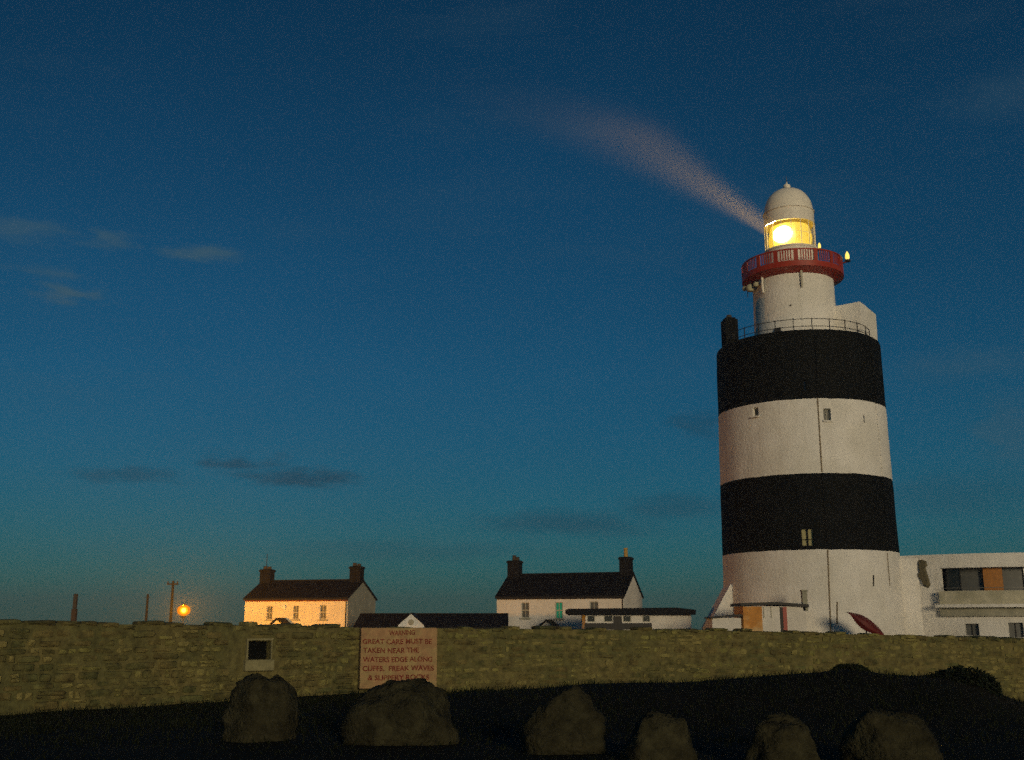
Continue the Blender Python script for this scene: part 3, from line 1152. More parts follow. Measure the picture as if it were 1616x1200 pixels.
def strip(name, u0, u1, d0, z0, z1, m, parent, n=10, thick=0.06):
    q = MB()
    uu = [lerp(u0, u1, k / n) for k in range(n + 1)]
    for k in range(n):
        a0 = VPT(uu[k], z0) + vin(uu[k]) * d0
        b0 = VPT(uu[k + 1], z0) + vin(uu[k + 1]) * d0
        a1 = VPT(uu[k], z0) + vin(uu[k]) * (d0 + thick)
        b1 = VPT(uu[k + 1], z0) + vin(uu[k + 1]) * (d0 + thick)
        H = Vector((0, 0, z1 - z0))
        q.add([a0, b0, b1, a1, a0 + H, b0 + H, b1 + H, a1 + H],
              [(0, 3, 2, 1), (4, 5, 6, 7), (0, 1, 5, 4), (2, 3, 7, 6)] + ([(3, 0, 4, 7)] if k == 0 else []) + ([(1, 2, 6, 5)] if k == n - 1 else []))
    return q.build(name, m, parent)


# recess behind the balcony: floor, soffit, glazing
uE = UM - 0.4
strip('balcony_floor', u_op0, uE, 0.0, zop0 - 0.10, zop0 - 0.004, M['house_white'], vc, 24, 2.0)
strip('balcony_soffit', u_op0, uE, 0.36, zop1 + 0.004, zop1 + 0.12, M['house_white'], vc, 24, 1.7)
cuts = [u_op0, u_of(1514), u_of(1554), u_of(1588), u_of(1625), u_of(1670), u_of(1720), uE]
kinds = ['window_dark', 'window_grey', 'orange_panel', 'window_grey', 'window_dark', 'window_grey', 'window_dark']
for k, kd in enumerate(kinds):
    ua, ub = cuts[k] + 0.012, cuts[k + 1] - 0.012
    pn = strip('window', ua, ub, 1.0 if kd != 'orange_panel' else 0.6, zop0, zop1, M[kd], vc, 5)
    strip('mullion', cuts[k + 1] - 0.012, cuts[k + 1] + 0.012, 0.9, zop0 + 0.001, zop1 - 0.001, M['iron'], vc, 1, 0.12)
# projecting balcony parapet, ledge and handrail
strip('balcony_parapet', u_op0 - 0.06, uE, -0.55, zled1 + 0.002, zop0 - 0.02, M['parapet'], vc, 26, 0.2)
strip('balcony_slab', u_op0 - 0.16, uE, -0.85, zled0, zled1, M['white'], vc, 26, 0.85)
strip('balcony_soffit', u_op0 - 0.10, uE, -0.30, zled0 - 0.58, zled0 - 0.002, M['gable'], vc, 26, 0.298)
strip('handrail', u_op0, uE, -0.47, zop0 + 0.16, zop0 + 0.20, M['grey_metal'], vc, 26, 0.04)
for o_ in (lw1, lw2):
    pn = strip('window', o_[0], o_[1], 0.28, o_[2], o_[3], M['window_grey'], vc, 3)
    um = (o_[0] + o_[1]) / 2
    strip('glazing_bar', um - 0.012, um + 0.012, 0.22, o_[2] + 0.001, o_[3] - 0.001, M['iron'], pn, 1, 0.05)
    strip('sill', o_[0] - 0.03, o_[1] + 0.03, -0.05, o_[2] - 0.08, o_[2] - 0.003, M['house_white'], pn, 3, 0.28)
# dark relief ornament on the wall
uo = u_of(1459)
oc = VPT(uo, zv(906, 77))
mb = MB()
prof = [(-0.25, 0.95), (0.0, 1.0), (0.32, 0.85), (0.38, 0.55), (0.22, 0.45), (0.30, 0.1), (0.40, -0.35), (0.48, -0.75), (0.30, -1.0), (0.02, -0.88), (-0.12, -0.5),
        (-0.30, -0.28), (-0.42, -0.05), (-0.22, 0.12), (-0.24, 0.5)]
n = len(prof)
vs = [(x, 0, z) for x, z in prof] + [(x * 0.7, -0.18, z * 0.8) for x, z in prof]
mb.add(vs, [tuple(range(n, 2 * n))] + [(i, (i + 1) % n, (i + 1) % n + n, i + n) for i in range(n)])
wi = vin(uo)
orn = mb.build('wall_ornament', M['bronze'], vc, loc=oc - wi * 0.005, rz=math.atan2(-wi.x, wi.y))

# ------------------------------------------------------------------ cottages
ZG = -1.1


def cottage(corner_px, Ycorner, yaw, L, D, eave_row, ridge_row, wins, label, group, pots, wall_m, gable_m, porch_px=None, aerial=False, row_corner=None):
    """local frame: origin at right front corner, -x along facade, +y to the back"""
    c = at(corner_px, eave_row, Ycorner)
    root = empty('cottage', (c.x, Ycorner, ZG), label, 'house', group, rz=-yaw)
    ze = c.z - ZG
    mid = Vector((c.x + D / 2 * math.sin(yaw), Ycorner + D / 2 * math.cos(yaw), 0))
    zrg = at(corner_px + 14, ridge_row, mid.y).z - ZG

    def loc_of(px, py):
        d = at(px, py, 50) - EYE
        # intersect with facade plane through corner, direction (-cos yaw, sin yaw)
        fx, fy = -math.cos(yaw), math.sin(yaw)
        det = d.x * (-fy) - d.y * (-fx)
        s = (c.x * (-fy) - Ycorner * (-fx)) / det
        p = EYE + d * s
        u = (p.x - c.x) * fx + (p.y - Ycorner) * fy
        return -u, p.z - ZG

    ops, spec = [], []
    for (p0, p1, r0, r1, kind) in wins:
        xa, zb_ = loc_of(p0, r1)
        xb, zt_ = loc_of(p1, r0)
        ops.append((xa, xb, zb_, zt_))
        spec.append((xa, xb, zb_, zt_, kind))
    # ground floor row below each upper window, and a door
    gops = []
    for i, (xa, xb, zb_, zt_, kind) in enumerate(spec):
        if zb_ > 2.6:
            gops.append((xa, xb, 0.85, 0.85 + (zt_ - zb_)))
    mb = MB()
    P = lambda u, z: Vector((u, 0, z))
    grid_wall(mb, P, [-L, -L / 2, 0], [0, ze / 2, ze], ops + gops, 0.16, lambda u: Vector((0, 1, 0)))
    mb.build('front_wall', wall_m, root)
    gb = MB().add([(0, 0.001, 0), (0, D, 0), (0, D, ze), (0, D / 2, zrg), (0, 0.001, ze)], [(0, 1, 2, 3, 4)])
    gb.build('gable_wall', gable_m, root)
    gb = MB().add([(-L, 0.001, 0), (-L, D, 0), (-L, D, ze), (-L, D / 2, zrg), (-L, 0.001, ze)], [(4, 3, 2, 1, 0)]).add(
        [(-L, D, 0), (0, D, 0), (0, D, ze), (-L, D, ze)], [(3, 2, 1, 0)])
    gb.build('rear_wall', gable_m, root)
    # roof slabs
    ov = 0.18
    sl_ = (zrg - ze) / (D / 2)
    mb = MB()
    th_ = 0.14
    prof = [(-ov, ze - ov * sl_ + 0.02), (D / 2, zrg + 0.02), (D + ov, ze - ov * sl_ + 0.02), (D + ov, ze - ov * sl_ + 0.02 + th_), (D / 2, zrg + 0.04 + th_), (-ov, ze - ov * sl_ + 0.02 + th_)]
    n = len(prof)
    vs = [(-L - 0.10, y, z) for y, z in prof] + [(0.10, y, z) for y, z in prof]
    fs = [(0, 1, 4, 5), (1, 2, 3, 4), (5 + n, 4 + n, 1 + n, 0 + n), (4 + n, 3 + n, 2 + n, 1 + n)]
    fs += [(i, i + n, (i + 1) % n + n, (i + 1) % n) for i in range(n)]
    mb.add(vs, fs)
    rf_ = mb.build('roof', M['slate'], root)
    MB().prism([], 0, 0) if False else None
    MB().box(-L - 0.1, 0.1, D / 2 - 0.10, D / 2 + 0.10, zrg + th_ - 0.02, zrg + th_ + 0.10, 0.02).build('ridge_tile', M['slate'], rf_)
    MB().tube([(-L - 0.05, -ov - 0.05, ze - ov * sl_ + 0.02), (0.05, -ov - 0.05, ze - ov * sl_ + 0.02)], 0.06, 8).build('gutter', M['iron'], root)
    MB().box(-L, 0, -0.06, -0.004, ze - 0.22, ze - 0.08).build('fascia', M['red_dull'] if aerial else M['iron'], root)
    MB().tube([(-0.12, -0.06, 0.1), (-0.12, -0.06, ze - 0.1)], 0.045, 6).build('down_pipe', M['iron'], root)
    # slate courses: thin raised ribs along the front slope
    crs = MB()
    for k in range(1, 14):
        t = k / 14
        y = lerp(-ov, D / 2, t)
        z = lerp(ze - ov * sl_ + 0.02 + th_, zrg + 0.04 + th_, t)
        crs.add([(-L - 0.1, y, z + 0.002), (0.1, y, z + 0.002), (0.1, y + 0.20, z + 0.035 + 0.2 * sl_ * 0.7), (-L - 0.1, y + 0.20, z + 0.035 + 0.2 * sl_ * 0.7)], [(0, 1, 2, 3)])
    tag(crs.build('slate_courses', M['slate'], rf_), kind='stuff')
    # chimneys
    for side, (xc, hch, wch, pot) in enumerate(pots):
        k = MB().box(xc - wch / 2, xc + wch / 2, D / 2 - 0.45, D / 2 + 0.45, zrg - 0.8, zrg + hch, 0.02)
        k.box(xc - wch / 2 - 0.07, xc + wch / 2 + 0.07, D / 2 - 0.52, D / 2 + 0.52, zrg + hch - 0.22, zrg + hch - 0.06)
        co = k.build('chimney', M['dark_render'], rf_)
        for (dx_, hp_, pm_) in pot:
            MB().lathe([(0.17, zrg + hch), (0.19, zrg + hch + 0.06), (0.15, zrg + hch + hp_ * 0.8), (0.19, zrg + hch + hp_ * 0.88), (0.17, zrg + hch + hp_)], 12, cx=xc + dx_, cy=D / 2).build(
                'chimney_pot', M[pm_], co, smoothed=True)
        if aerial and side == 0:
            MB().tube([(xc - 0.1, D / 2, zrg + hch - 0.1), (xc - 0.1, D / 2, zrg + hch + 1.35)], 0.03, 6).build('aerial', M['iron'], co)
    # windows
    for i, (xa, xb, zb_, zt_, kind) in enumerate(spec + [(g_[0], g_[1], g_[2], g_[3], 'window_dark') for g_ in gops]):
        w = xb - xa
        wn_ = MB().box(xa + 0.003, xb - 0.003, 0.12, 0.15, zb_ + 0.003, zt_ - 0.003).build('window', M[kind], root)
        f_ = 0.055
        fr = MB().box(xa + 0.003, xa + f_, 0.05, 0.118, zb_ + 0.003, zt_ - 0.003).box(xb - f_, xb - 0.003, 0.05, 0.118, zb_ + 0.003, zt_ - 0.003)
        fr.box(xa + f_ + .001, xb - f_ - .001, 0.05, 0.118, zb_ + 0.003, zb_ + f_).box(xa + f_ + .001, xb - f_ - .001, 0.05, 0.118, zt_ - f_, zt_ - 0.003)
        fr.build('window_frame', M['frame'], wn_)
        zm_ = (zb_ + zt_) / 2
        MB().box(xa + f_ + .001, xb - f_ - .001, 0.055, 0.116, zm_ - 0.035, zm_ + 0.035).build('meeting_rail', M['frame'], wn_)
        xm_ = (xa + xb) / 2
        MB().box(xm_ - 0.02, xm_ + 0.02, 0.07, 0.117, zb_ + f_ + .001, zm_ - 0.036).build('glazing_bar', M['frame'], wn_)
        MB().box(xm_ - 0.02, xm_ + 0.02, 0.07, 0.117, zm_ + 0.036, zt_ - f_ - .001).build('glazing_bar', M['frame'], wn_)
        MB().box(xa - 0.12, xb + 0.12, -0.10, 0.045, zb_ - 0.12, zb_ - 0.004).build('sill', M['gable'], wn_)
    if porch_px:
        pxm, prow, prb, hw = porch_px
        xm, zp = loc_of(pxm, prow)
        zp -= 0.05
        ph = MB().prism([(xm - hw, 0), (xm + hw, 0), (xm + hw, zp - 0.75 * hw), (xm, zp), (xm - hw, zp - 0.75 * hw)], -1.3, -0.004).build('porch', wall_m, root)
        rp_ = MB()
        for s_ in (-1, 1):
            rp_.prism([(xm, zp + 0.02), (xm + s_ * (hw + 0.15), zp + 0.02 - 0.75 * (hw + 0.15)), (xm + s_ * (hw + 0.15), zp + 0.12 - 0.75 * (hw + 0.15)), (xm, zp + 0.14)], -1.5, -0.004)
        rp_.build('porch_roof', M['slate'], ph)
        MB().box(xm - 0.42, xm + 0.42, -1.34, -1.304, 0, 1.95).build('door', M['iron'], ph)
    return root, loc_of, ze


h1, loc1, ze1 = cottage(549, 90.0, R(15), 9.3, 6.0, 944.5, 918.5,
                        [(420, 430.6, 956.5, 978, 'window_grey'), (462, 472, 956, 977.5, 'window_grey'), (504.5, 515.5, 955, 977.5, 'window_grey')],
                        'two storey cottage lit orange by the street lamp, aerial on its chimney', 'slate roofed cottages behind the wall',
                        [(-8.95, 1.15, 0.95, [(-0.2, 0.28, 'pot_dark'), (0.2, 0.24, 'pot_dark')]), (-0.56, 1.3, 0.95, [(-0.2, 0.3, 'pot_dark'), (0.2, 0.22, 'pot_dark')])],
                        M['lamp_gold_render'], M['gable'], porch_px=(449.5, 977, 985, 0.42), aerial=True)
xa, za_ = loc1(448, 958.5)
MB().lathe([(0.0, -0.02), (0.2, 0.0), (0.22, 0.05), (0.0, 0.08)], 16).build('wall_lamp', M['cream_trim'], h1, loc=(xa, -0.08, za_)).rotation_euler = (PI / 2, 0, 0)
h2, loc2, ze2 = cottage(985, 88.0, R(20.5), 10.95, 6.0, 940.5, 907.0,
                        [(823, 835, 951, 975.5, 'window_grey'), (876.5, 887.8, 950.5, 976.5, 'window_green'), (931, 944, 949.5, 974, 'window_grey')],
                        'two storey white cottage with a green window and a buff chimney pot', 'slate roofed cottages behind the wall',
                        [(-10.45, 1.35, 1.05, [(-0.05, 0.45, 'pot_dark'), (0.25, 0.30, 'pot_dark')]), (-0.56, 1.45, 0.95, [(0.0, 0.75, 'pot_yellow')])],
                        M['house_white'], M['house_white'], porch_px=(871, 979.5, 986, 0.55))

# flat-roofed annex in front of the white cottage
ay = 80.5
aA, aB = at(924, 980, ay), at(1091, 980, ay)
an = empty('flat_roofed_annex', (aA.x, ay, ZG), 'low annex with deep black flat roof and row of windows before the cottage', 'annex')
za1 = at(1000, 970.5, ay).z - ZG
za2 = at(1000, 960.5, ay).z - ZG
LA = aB.x - aA.x
ax = lambda px: at(px, 980, ay).x - aA.x
zw1, zw0 = at(1000, 972, ay).z - ZG, at(1000, 982, ay).z - ZG
aops = [(ax(926.5), ax(939), zw0, zw1 - 0.02), (ax(953), ax(967), zw0, zw1 - 0.02), (ax(983), ax(996), zw0, zw1 - 0.02), (ax(1014), ax(1026), zw0, zw1 - 0.02)]
mb = MB()
grid_wall(mb, lambda u, z: Vector((u, 0, z)), [0, LA], [0, za1 + 0.05], aops, 0.15, lambda u: Vector((0, 1, 0)))
mb.add([(LA, 0, 0), (LA, 4.5, 0), (LA, 4.5, za1 + 0.05), (LA, 0, za1 + 0.05)], [(0, 1, 2, 3)])
mb.add([(0, 0, 0), (0, 4.5, 0), (0, 4.5, za1 + 0.05), (0, 0, za1 + 0.05)], [(3, 2, 1, 0)])
mb.add([(0, 4.5, 0), (LA, 4.5, 0), (LA, 4.5, za1 + 0.05), (0, 4.5, za1 + 0.05)], [(3, 2, 1, 0)])
mb.build('wall', M['house_white'], an)
x0_ = at(897, 965, ay).x - aA.x
MB().prism([(x0_, za1 + 0.14), (x0_ + 0.25, za1), (LA + 0.25, za1), (LA + 0.3, za1 + 0.35), (LA * 0.85, za2 + 0.06), (LA * 0.5, za2 + 0.03), (x0_, za2 - 0.03)], -0.5, 4.8).build('flat_roof', M['dark_render'], an)
for o_ in aops:
    wn_ = MB().box(o_[0] + .003, o_[1] - .003, 0.12, 0.148, o_[2] + .003, o_[3] - .003).build('window', M['window_dark'], an)
    MB().box(o_[0] + .003, o_[0] + .05, 0.04, 0.118, o_[2] + .003, o_[3] - .003).box(o_[1] - .05, o_[1] - .003, 0.04, 0.118, o_[2] + .003, o_[3] - .003).box(
        o_[0] + .051, o_[1] - .051, 0.04, 0.118, o_[2] + .003, o_[2] + .05).build('window_frame', M['frame'], wn_)
dd = MB().box(ax(968), ax(981.5), -0.03, 0.1, 0, zw1 - 0.03).build('door', M['iron'], an)
MB().box(ax(980.3), ax(980.8), -0.07, -0.032, 1.0, 1.1).build('handle', M['frame'], dd)
MB().box(ax(922), ax(1028), -0.10, -0.034, at(1000, 987, ay).z - ZG - 0.3, at(1000, 983.6, ay).z - ZG).build('plinth', M['iron'], an)

# long low slate-roofed building with gabled porch between the cottages
ly = 84.0
bA, bB = at(563, 980, ly), at(800, 980, ly)
lb = empty('low_building', (bA.x, ly, ZG), 'long low slate roofed building with a small white gabled porch between the cottages', 'building')
LB = bB.x - bA.x
zle = at(650, 992, ly).z - ZG
zlr = at(700, 972, ly + 2.5).z - ZG
MB().add([(0, 0, 0), (LB, 0, 0), (LB, 0, zle), (0, 0, zle)], [(0, 1, 2, 3)]).add([(0, 0, 0), (0, 5, 0), (0, 5, zle), (0, 2.5, zlr), (0, 0, zle)], [(4, 3, 2, 1, 0)]).add(
    [(LB, 0, 0), (LB, 5, 0), (LB, 5, zle), (LB, 2.5, zlr), (LB, 0, zle)], [(0, 1, 2, 3, 4)]).add([(0, 5, 0), (LB, 5, 0), (LB, 5, zle), (0, 5, zle)], [(3, 2, 1, 0)]).build('wall', M['house_white'], lb)
mb = MB()
prof = [(-0.2, zle - 0.02), (2.5, zlr + 0.02), (5.2, zle - 0.02), (5.2, zle + 0.1), (2.5, zlr + 0.14), (-0.2, zle + 0.1)]
vs = [(-0.1 - (0.0 if i in (1, 4) else 0.15), y, z) for i, (y, z) in enumerate(prof)] + [(LB + 0.1, y, z) for y, z in prof]
mb.add(vs, [(0, 1, 4, 5), (1, 2, 3, 4), (11, 10, 7, 6), (10, 9, 8, 7)] + [(i, i + 6, (i + 1) % 6 + 6, (i + 1) % 6) for i in range(6)])
rf_ = mb.build('roof', M['slate'], lb)
MB().box(-0.1, LB + 0.1, 2.42, 2.58, zlr + 0.13, zlr + 0.2).build('ridge_tile', M['slate'], rf_)
pm_ = at(649, 966.5, ly - 0.9)
pxc = pm_.x - bA.x
zpa = pm_.z - ZG - 0.12
hw = 0.98
ph = MB().prism([(pxc - hw, 0), (pxc + hw, 0), (pxc + hw, zpa - hw * 0.85), (pxc, zpa), (pxc - hw, zpa - hw * 0.85)], -0.9, 1.6).build('porch', M['white'], lb)
mb = MB()
for s_ in (-1, 1):
    mb.prism([(pxc, zpa + 0.02), (pxc + s_ * (hw + 0.12), zpa + 0.02 - 0.85 * (hw + 0.12)), (pxc + s_ * (hw + 0.12), zpa + 0.09 - 0.85 * (hw + 0.12)), (pxc, zpa + 0.11)], -0.98, 1.7)
mb.build('porch_roof', M['slate'], ph)
MB().lathe([(0.0, -0.02), (0.22, -0.02), (0.22, 0.02), (0.0, 0.02)], 16).build('round_vent', M['gable'], ph, loc=(pxc, -0.92, zpa - 0.62)).rotation_euler = (PI / 2, 0, 0)
for t in (0.12, 0.62, 0.78, 0.92):
    MB().box(LB * t - 0.45, LB * t + 0.45, -0.03, 0.02, 0.7, 1.7).build('window', M['window_dark'], lb)

# ------------------------------------------------------------------ street lamp, poles, post
ly_ = 81.0
lp = at(290, 963.5, ly_)
sl_root = empty('street_lamp', (lp.x, ly_, ZG), 'lit orange street lamp beside the left cottage, just above the wall', 'street lamp')
hz_ = lp.z - ZG
MB().tube([(0, 0, 0), (0, 0, 0.6), (0, 0, 0.62), (0, 0, hz_ - 0.55)], [0.10, 0.10, 0.055, 0.045], 10).build('pole', M['grey_metal'], sl_root)
lamp_head = MB().lathe([(0.08, hz_ - 0.55), (0.20, hz_ - 0.46), (0.21, hz_ - 0.40)], 14).build('lamp_base', M['grey_metal'], sl_root)
MB().lathe([(0.0, hz_ - 0.16), (0.11, hz_ - 0.12), (0.16, hz_), (0.11, hz_ + 0.12), (0.0, hz_ + 0.16)], 16).build('lamp_bulb', M['sodium'], sl_root, smoothed=True)
MB().lathe([(0.0, hz_ - 0.28), (0.14, hz_ - 0.24), (0.25, hz_ - 0.13), (0.29, hz_), (0.25, hz_ + 0.13), (0.14, hz_ + 0.24), (0.0, hz_ + 0.28)], 20).build('lamp_glow_shell', M['glow_shell'], sl_root, smoothed=True)
MB().lathe([(0.0, hz_ - 0.42), (0.2, hz_ - 0.37), (0.42, hz_ - 0.22), (0.48, hz_), (0.42, hz_ + 0.22), (0.2, hz_ + 0.37), (0.0, hz_ + 0.42)], 20).build('lamp_halo_globe', M['halo_globe'], sl_root, smoothed=True)
MB().lathe([(0.20, hz_ + 0.40), (0.14, hz_ + 0.46), (0.03, hz_ + 0.50)], 14).build('lamp_cap', M['grey_metal'], sl_root)
pl_ = bpy.data.lights.new('street_lamp_light', 'POINT')
pl_.energy = 50000
pl_.color = (1.0, 0.50, 0.02)
pl_.shadow_soft_size = 0.2
plo = bpy.data.objects.new('street_lamp_light', pl_)
COL.objects.link(plo)
plo.location = (lp.x, ly_, lp.z)

for px, top, ypos, lab, arm in ((273.5, 917, 98.0, 'tall wooden pole with short crossarm just left of the street lamp', True),
                                (233.5, 938, 112.0, 'plain short wooden pole, second left of the street lamp', False)):
    p = at(px, top, ypos)
    ut = empty('utility_pole', (p.x, ypos, ZG - 0.2), lab, 'pole', 'poles behind the wall')
    H = p.z - ZG + 0.2
    po = MB().tube([(0, 0, 0), (0, 0, H)], [0.16, 0.11], 10).build('pole', M['wood'], ut)
    if arm:
        MB().box(-0.5, 0.5, -0.17, -0.06, H - 0.35, H - 0.22).build('crossarm', M['wood'], ut)
        for xx in (-0.42, 0, 0.42):
            MB().lathe([(0.03, H - 0.22), (0.06, H - 0.18), (0.06, H - 0.08), (0.02, H - 0.03)], 8, cx=xx, cy=-0.115).build('insulator', M['pot_dark'], ut)
    else:
        MB().tube([(-0.3, -0.12, H - 0.3), (0.3, -0.12, H - 0.3)], 0.035, 6).build('step_bar', M['iron'], ut)
p = at(120, 936, 125)
gp = empty('gate_pier', (p.x, 125, ZG - 0.1), 'narrow weathered stone pier standing alone at far left behind the wall', 'pier')
H = p.z - ZG
MB().box(-0.25, 0.25, -0.25, 0.25, 0, H * 0.74, 0.03).build('shaft', M['post_stone'], gp)
MB().box(-0.19, 0.19, -0.19, 0.19, H * 0.742, H, 0.06).build('cap', M['pot_dark'], gp)

# ------------------------------------------------------------------ boundary wall of rubble stone
wall = empty('stone_wall', (0, 0, 0), 'long olive brown rubble stone wall crossing the whole picture', 'wall')
TH = 0.5
SIGN_PX = (567, 686)


def seg_of(i):
    return WP[i], WP[i + 1]


HATCH = (390, 427, 1012, 1041)


def wall_hit(px, py, i):
    a, b = seg_of(i)
    d = at(px, py, 30) - EYE
    dx, dy = b[0] - a[0], b[1] - a[1]
    det = d.x * (-dy) - d.y * (-dx)
    s = (a[0] * (-dy) - a[1] * (-dx)) / det
    p = EYE + d * s
    L = math.hypot(dx, dy)
    u = ((p.x - a[0]) * dx + (p.y - a[1]) * dy) / L
    return u, p.z


core = MB()
hatch_u = (wall_hit(HATCH[0], 1025, 1)[0], wall_hit(HATCH[1], 1025, 1)[0], wall_hit(408, HATCH[3], 1)[1], wall_hit(408, HATCH[2], 1)[1])
seginfo = []
for i in range(len(WP) - 1):
    a, b = seg_of(i)
    L = math.hypot(b[0] - a[0], b[1] - a[1])
    ux, uy = (b[0] - a[0]) / L, (b[1] - a[1]) / L
    inx, iny = -uy, ux
    seginfo.append((a, b, L, ux, uy, inx, iny))
    top = lambda u, a=a, b=b, L=L: lerp(a[2], b[2], u / L) - 0.07
    bot = lambda u, a=a, b=b, L=L: lerp(a[3], b[3], u / L) - 0.5

    def P(u, t, a=a, ux=ux, uy=uy, inx=inx, iny=iny, top=top, bot=bot, d=0.0):
        if isinstance(t, tuple):
            z = t[0]
        else:
            z = lerp(bot(u), top(u), t)
        dd_ = d + 0.02 * noise.noise(Vector((a[0] + u * 1.3, z * 2.0, 7)))
        return Vector((a[0] + ux * u + inx * dd_, a[1] + uy * u + iny * dd_, z))
    n = max(2, int(L / 0.5))
    us = [L * k / n for k in range(n + 1)]
    if i == 1:
        hz0 = (hatch_u[2] - bot(hatch_u[0])) / (top(hatch_u[0]) - bot(hatch_u[0]))
        hz1 = (hatch_u[3] - bot(hatch_u[0])) / (top(hatch_u[0]) - bot(hatch_u[0]))
        grid_wall(core, P, us, [k / 8 for k in range(9)], [(hatch_u[0], hatch_u[1], hz0, hz1)], 0.34, lambda u, inx=inx, iny=iny: Vector((inx, iny, 0)))
    else:
        grid_wall(core, P, us, [k / 8 for k in range(9)], [], 0, lambda u: Vector((0, 0, 0)))
    # top and back
    for k in range(n):
        f0, f1 = P(us[k], 1.0), P(us[k + 1], 1.0)
        g0, g1 = f0 + Vector((inx, iny, 0)) * TH, f1 + Vector((inx, iny, 0)) * TH
        core.add([f0, f1, g1, g0], [(0, 1, 2, 3)])
        core.add([g0, g1, Vector((g1.x, g1.y, bot(us[k + 1]) - 0.8)), Vector((g0.x, g0.y, bot(us[k]) - 0.8))], [(0, 1, 2, 3)])
core.build('wall_core', M['mortar'], wall)


def stone_mesh(seed, name):
    rnd = random.Random(seed)
    mb = MB()
    # unit stone: x -0.5..0.5, z -0.5..0.5, y from 0.5 (in wall) to -0.5 (face), rounded irregular outline
    out = []
    for k in range(10):
        t = 2 * PI * k / 10
        c_, s_ = math.cos(t), math.sin(t)
        e = 0.42
        x = 0.5 * math.copysign(abs(c_) ** e, c_) * rnd.uniform(0.86, 1.0)
        z = 0.5 * math.copysign(abs(s_) ** e, s_) * rnd.uniform(0.82, 1.0)
        out.append((x, z))
    vs = [(x, 0.5, z) for x, z in out] + [(x, -0.1, z) for x, z in out] + [(x * 0.84, -0.42 + rnd.uniform(-0.1, 0.1), z * 0.78) for x, z in out] + [(rnd.uniform(-.1, .1), -0.5, rnd.uniform(-.1, .1))]
    fs = []
    for k in range(10):
        l = (k + 1) % 10
        fs += [(k, l, l + 10, k + 10), (k + 10, l + 10, l + 20, k + 20), (k + 20, l + 20, 30)]
    mb.add(vs, fs)
    return mb.mesh(name, M['stone'])


SM = [stone_mesh(100 + k, 'stone') for k in range(14)]
stones = []
sign_u = (wall_hit(SIGN_PX[0], 1030, 2)[0], wall_hit(SIGN_PX[1], 1030, 2)[0])
rs = random.Random(3)
for i, (a, b, L, ux, uy, inx, iny) in enumerate(seginfo):
    NC = 11
    hs = [rs.uniform(0.75, 1.3) for _ in range(NC)]
    tot = sum(hs)
    v = 0.0
    for c in range(NC):
        v0, v1 = v / tot, (v + hs[c]) / tot
        v += hs[c]
        u = -rs.uniform(0, 0.4)
        while u < L:
            w = rs.uniform(0.22, 0.85) if rs.random() < 0.75 else rs.uniform(0.12, 0.28)
            if c == NC - 1:
                w = rs.uniform(0.35, 0.8)
            um = min(max(u + w / 2, 0.02), L - 0.02)
            zt_, zb_ = lerp(a[2], b[2], um / L), lerp(a[3], b[3], um / L) - 0.15
            h = (zt_ - zb_) * (v1 - v0)
            zc_ = lerp(zb_, zt_, (v0 + v1) / 2)
            split = rs.random() < 0.22 and h > 0.2 and c < NC - 1
            pieces = [(zc_, h)] if not split else [(zc_ + h * 0.25, h * 0.5), (zc_ - h * 0.25, h * 0.5)]
            for zc2, h2 in pieces:
                ok = True
                if i == 1 and u + w > hatch_u[0] - 0.12 and u < hatch_u[1] + 0.08 and zc2 + h2 / 2 > hatch_u[2] - 0.36 and zc2 - h2 / 2 < hatch_u[3] + 0.10:
                    ok = False
                if rs.random() < 0.05:
                    ok = False
                if ok:
                    pr = rs.uniform(0.035, 0.11) * (1.0 if i < 2 else 0.5)
                    sx_, sz_ = (w - 0.015) * rs.uniform(0.93, 1.06), (h2 - 0.012) * rs.uniform(0.9, 1.1)
                    zz_ = zc2 + rs.uniform(-0.02, 0.02)
                    if c == NC - 1:
                        zz_ += rs.uniform(-0.06, 0.05)
                        sy_ = TH + 0.16
                        yy_ = TH / 2 + 0.0
                    else:
                        sy_ = 0.28
                        yy_ = 0.14 - pr
                    px_ = a[0] + ux * um + inx * yy_
                    py_ = a[1] + uy * um + iny * yy_
                    M4 = Matrix.Translation((px_, py_, zz_)) @ Matrix.Rotation(math.atan2(uy, ux), 4, 'Z') @ Matrix.Rotation(rs.uniform(-0.05, 0.05), 4, 'Y') @ Matrix.Diagonal((sx_, sy_, sz_, 1))
                    # column in the photograph
                    d = py_ * math.cos(PITCH)
                    colpx = 808 + FPX * px_ / d
                    stones.append((sx_ * sz_ / (py_ * py_), colpx, rs.randrange(14), M4))
            u += w
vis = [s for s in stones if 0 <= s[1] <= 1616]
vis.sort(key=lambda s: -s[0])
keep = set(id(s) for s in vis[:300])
rest = MB()
for s in stones:
    me = SM[s[2]]
    if id(s) in keep:
        o = link('stone', me, wall)
        o.matrix_local = s[3]
    else:
        rest.add([s[3] @ v.co for v in me.vertices], [tuple(p.vertices) for p in me.polygons])
tag(rest.build('stones', M['stone_pale'], wall), kind='stuff')

